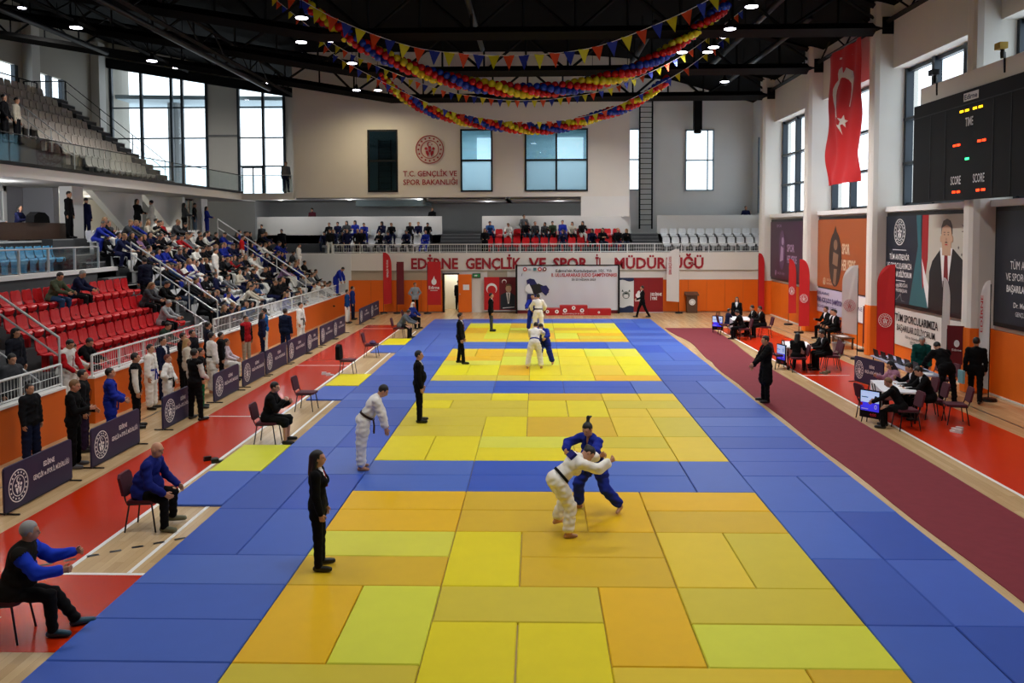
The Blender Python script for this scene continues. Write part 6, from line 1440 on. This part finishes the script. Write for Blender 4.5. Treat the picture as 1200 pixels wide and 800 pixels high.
# ------------------------------------------------------------ crowd: one mesh each, shared shapes, own clothes
def crowd_mesh(P,kind='track',hair='short',h=.034,hood=False):
    J=skel(P); pr=torso(J,.018,False,0,2)+arms(J,(.066,.058,.05),2)+[cap(J['wr'+k],J['wr'+k]+J['hd'+k]*.12,.034,.028,0) for k in 'RL']
    pr+=[ell(J['hip']+A((0,-.01,-.02)),(.18,.135,.12),None,3)]+legs(J,(.10,.078,.064),3)+headp(J,0,False)
    for k in 'RL': pr+=[p[:-1]+(4,) for p in foot(J,k,.045,4,.23)]
    hp,_=hairp(J,hair,1); s=J['s']; hd=J['head']; hp[0]=ell(hd+J['hu']*.045-J['hf']*.03,(.088,.092,.09),(J['hr'],J['hf'],J['hu']),1)
    return to_mesh('spectator',[surf(pr+hp,h,.03)],[SKIN,HAIR,HAIR,HAIR,SHOE])
POSES=[crowd_mesh(up(SIT,lean=a,hl=b,hy=c,armR=d,armL=e,leg=g),hair=hk) for a,b,c,d,e,g,hk in (
 (5,5,0,(25,8,70,-12),(25,8,70,-12),(84,8,-2,3),'short'),(25,30,10,(45,10,80,-15),(45,10,80,-15),(84,12,-6,4),'short'),
 (12,10,-30,(25,12,60,-10),(40,10,120,-20),(86,6,10,2),'long'),(35,20,0,(55,8,60,-5),(55,8,60,-5),(82,14,-10,4),'short'),
 (0,-5,25,(15,14,45,-20),(20,10,90,-25),(78,10,30,4),'short'),(18,18,15,(35,8,95,-20),(30,8,70,-10),(84,8,0,3),'bun'),(10,8,-15,(30,20,100,-40),(30,20,100,-40),(84,10,5,3),'long'))]
STANDS=[crowd_mesh(up(STAND,hl=10),hair='short'),crowd_mesh(up(STAND,arm=(20,10,80,-20)),hair='long'),crowd_mesh(up(STAND,arm=(5,20,30,-20),hy=20),hair='short')]
COLN={'#101014':'black','#14183a':'navy','#1d2c90':'judo-blue','#e4e2dc':'white','#3a3c40':'charcoal','#2c3a2c':'dark green','#a01820':'red','#5a2430':'wine','#6a6c70':'grey','#c0b8a8':'beige','#284c80':'mid blue','#8a6a90':'mauve'}
WGT=['#101014']*12+['#14183a']*6+['#1d2c90']*5+['#e4e2dc']*5+['#3a3c40']*3+['#2c3a2c','#a01820','#5a2430','#6a6c70','#c0b8a8','#284c80','#8a6a90']
def spectator(x,y,z,hd,label,col=None,stand=None,trs=None,scale=None,group=None):
    me=random.choice(POSES) if stand is None else STANDS[stand]
    c=col or random.choice(WGT); t=trs or (c if c in('#1d2c90','#e4e2dc') else random.choice(['#101014','#14183a','#101014','#2a3448','#e4e2dc']))
    o=link('person',me,None,(x,y,z),R(hd-90+random.uniform(-14,14)),label.replace('{c}',COLN.get(c,'dark')),'person',group)
    sc_=scale or random.uniform(.9,1.02); o.scale=(sc_,)*3
    for i,m in ((1,random.choice([HAIR,HAIR,HAIR,HAIRB])),(2,cloth(c)),(3,cloth(t))):
        o.material_slots[i].link='OBJECT'; o.material_slots[i].material=m
    return o
HID=[]
EMPTY={(0,8),(0,9),(0,10),(0,11),(0,12),(0,13),(1,7),(1,8),(1,13),(1,14),(1,15),(2,1),(2,5),(2,6),(2,9),(2,10),(2,11),(6,16),(6,17),(6,18),(6,19),(6,20),(1,6),(0,14)}
random.seed(23)
for k in range(7):
    for j in range(21):
        y=15.65+.5*j; x=rowx(k); z=rowz(k)
        if (k,j) in EMPTY or random.random()<.06:
            seat(SW,x,y,z,0,'white empty seat in the %s row of the crowded left block'%ordn[k],'empty white seats, %s row of the crowded block'%ordn[k]); continue
        HID.append((x,y,z,0))
        lab='spectator in {c}, %s row of crowded white block, %s from the near aisle'%(ordn[k],['1st','2nd','3rd'][j] if j<3 else '%dth'%(j+1))
        p=spectator(x+.16,y,z+.02,0,lab,scale=random.uniform(.88,1.0))
    for j in range(9):
        y=27.75+.55*j
        if k<6:
            HID.append((x,y,z,0))
            if random.random()<.85: spectator(x+.16,y,z+.02,0,'spectator in {c}, %s row beyond the far aisle, %s from it'%(ordn[k],['1st','2nd','3rd'][j] if j<3 else '%dth'%(j+1)))
# red seats
for k in range(4):
    for j in range(16):
        y=13.55-.5*j
        seat(SR,rowx(k),y,rowz(k),0,'red folding seat in the %s row of the near left block'%ordn[k],'red seats, %s row of the near block'%ordn[k])
for j in range(14):
    seat(SR,-11.2,13.2-.5*j-.8,.36-.1,0,'red folding seat directly behind the front railing','red seats behind the front railing') if j<12 else None
# blue seats of VIP box
for j in range(11): seat(SB,-16.6,14.15-.5*j,3.27,0,'light blue seat behind the glass balustrade','light blue seats in the VIP box')
# landing people
for (x,y,hd,c,t,st_,lab,sc_) in ((-17.7,17.0,0,'#101014','#101014',0,'man in black holding papers at the top of the near steps',1.03),(-17.9,18.6,60,'#14183a','#14183a',0,'person in navy hood behind the man with papers',.92),
 (-18.2,23.6,0,'#101014','#101014',1,'woman in black talking on the upper landing behind the crowd',1.0),(-18.3,25.2,190,'#e4e2dc','#e4e2dc',2,'judoka in white with back turned on the upper landing',1.0),
 (-18.0,28.3,30,'#3a3c40','#101014',1,'woman in charcoal with white scarf on the far upper landing',.98),(-18.0,29.6,0,'#101014','#5a6c80',0,'man in black and jeans on the far upper landing',1.0),(-17.9,31.0,0,'#1d2c90','#1d2c90',1,'judoka in blue on the far upper landing',.92),
 (-19.1,8.0,0,'#101014','#101014',0,'',1)):
    if lab: spectator(x,y,4.31,hd,lab,c,st_,t,sc_)
for (x,y,z,c,lab) in ((-18.7,15.4,4.24,'#14183a','seated man in navy jacket behind the wooden desk'),(-18.8,14.2,4.24,'#6a6c70','seated person in grey at the left edge behind the wooden desk'),(-15.6,16.4,3.3,'#284c80','boy in bright blue jacket at the top left corner of the crowd'),(-15.7,15.6,3.3,'#101014','person in black sitting on the steps next to the boy in bright blue')):
    spectator(x,y,z,0,lab,c,None,'#101014')
# upper stand aisle people and balcony man
spectator(-18.9,15.9,7.7,20,'man in beige jacket standing in the upper stand aisle','#c0b8a8',0,'#101014',.98); spectator(-18.9,15.2,7.7,0,'man in black beside the one in beige, upper stand aisle','#101014',2,'#101014',.98)
spectator(-14.3,33.4,6.72,-60,'man in grey coat leaning by the tall left window on the slab edge','#6a6c70',0,'#14183a',1.0)
# back gallery
random.seed(5)
def grow(xs,row,me,lab,grp):
    y,z=((35.1,3.3),(36.0,3.8))[row]
    for x in xs: seat(me,x,y,z,R(-90),lab,grp)
N_=lambda a,b: [a+.53*i for i in range(int((b-a)/.53)+1)]
for r_ in (0,1):
    rn=['front','rear'][r_]
    grow(N_(-3.0,4.9),r_,SR,'red seat in the %s row of the back gallery middle block'%rn,'red seats, %s row, back gallery'%rn)
    grow(N_(7.2,12.6),r_,SW,'white seat in the %s row of the back gallery right block'%rn,'white seats, %s row, back gallery right'%rn)
    HID.extend([(x,(35.1,36.0)[r_],(3.3,3.8)[r_],R(-90)) for x in N_(-12.5,-6.4)])
names=['1st','2nd','3rd']+['%dth'%i for i in range(4,30)]
for r_ in (0,1):
    y,z=((34.95,3.32),(35.85,3.82))[r_]; xs=[x for x in N_(-12.5,-6.4) if random.random()<.8]
    for i,x in enumerate(xs): spectator(x,y,z,-90,'spectator in {c}, %s row of the back gallery left block, %s from left'%(['front','rear'][r_],names[i]))
for r_,xs in ((1,(-3.0,-1.9,-.9,-.35,.2,.7,1.25,1.8,2.4)),(0,(1.25,2.9,3.5,4.4,4.9))):
    y,z=((34.95,3.32),(35.85,3.82))[r_]
    for i,x in enumerate(xs): spectator(x,y,z,-90,'spectator in {c} among red seats of the back gallery, %s row, %s from left'%(['front','rear'][r_],names[i]))
for (x,y,z,c,st_,t,lab) in ((-12.0,34.0,3.02,'#101014',0,'#e4e2dc','youth in black jacket and white trousers standing at the back gallery railing'),(-11.1,34.3,3.02,'#14183a',2,'#14183a','hooded youth in navy standing at the back gallery railing'),(-10.5,34.4,3.02,'#101014',2,'#101014','person in black next to the hooded youth at the back gallery'),(-14.9,34.4,3.02,'#101014',0,'#101014','spectator in black at the left end of the back gallery'),
  (-16.3,35.2,3.3,'#3a3c40',0,'#101014','spectator in a vest at the far left corner of the back gallery'),(-3.2,34.3,3.02,'#101014',1,'#101014','woman in a long black dress standing left of the red seats'),(-1.0,36.15,3.82,'#6a6c70',2,'#101014','person in patterned dark top standing in the rear red row'),
  (-13.9,37.4,4.3,'#5a2430',0,'#101014','person in wine red behind the left white parapet'),(-6.6,37.6,4.3,'#101014',1,'#101014','dark-haired person in black behind the left white parapet'),(12.3,37.5,4.3,'#14183a',2,'#14183a','person in dark blue leaning on the right parapet in the corner')):
    spectator(x,y,z,-90,lab,c,st_,t,.96)

hb=MB(); sv=[tuple(v.co) for v in SW.vertices]; sf=[tuple(p.vertices) for p in SW.polygons]
for x,y,z,a in HID:
    ca,sa=math.cos(a),math.sin(a); hb.add([(x+p[0]*ca-p[1]*sa,y+p[0]*sa+p[1]*ca,z+p[2]) for p in sv],sf)
hb.build('occupied_seats',WHS,None,label='white stadium seats hidden under the seated crowd',cat='seats',kind='stuff')

# finer pieces hang from the part they sit on
SUB={'board_print':'cloth_panel','flag_print':'cloth','poster_print':'print_sheet','lit_digits':'cabinet','scoreboard_lettering':'cabinet','display':'housing','emblem':'body','banner_print':'cloth','eyes':'body','mouth':'body','tie':'shirt','back_patch':'jacket','backdrop_print':'printed_sheet','crescent_and_star':'cloth','portrait_print':'cloth','display_print':'cloth','emblem_print':'cloth','arrow':'face','podium_print':'top_step','lens':'housing'}
for o in list(bpy.data.objects):
    if o.parent or not o.children: continue
    sib={}
    for q in o.children: sib.setdefault(q.name.split('.')[0],q)
    for q in list(o.children):
        t=SUB.get(q.name.split('.')[0]); s_=sib.get(t)
        if s_ is not None and s_ is not q: q.parent=s_
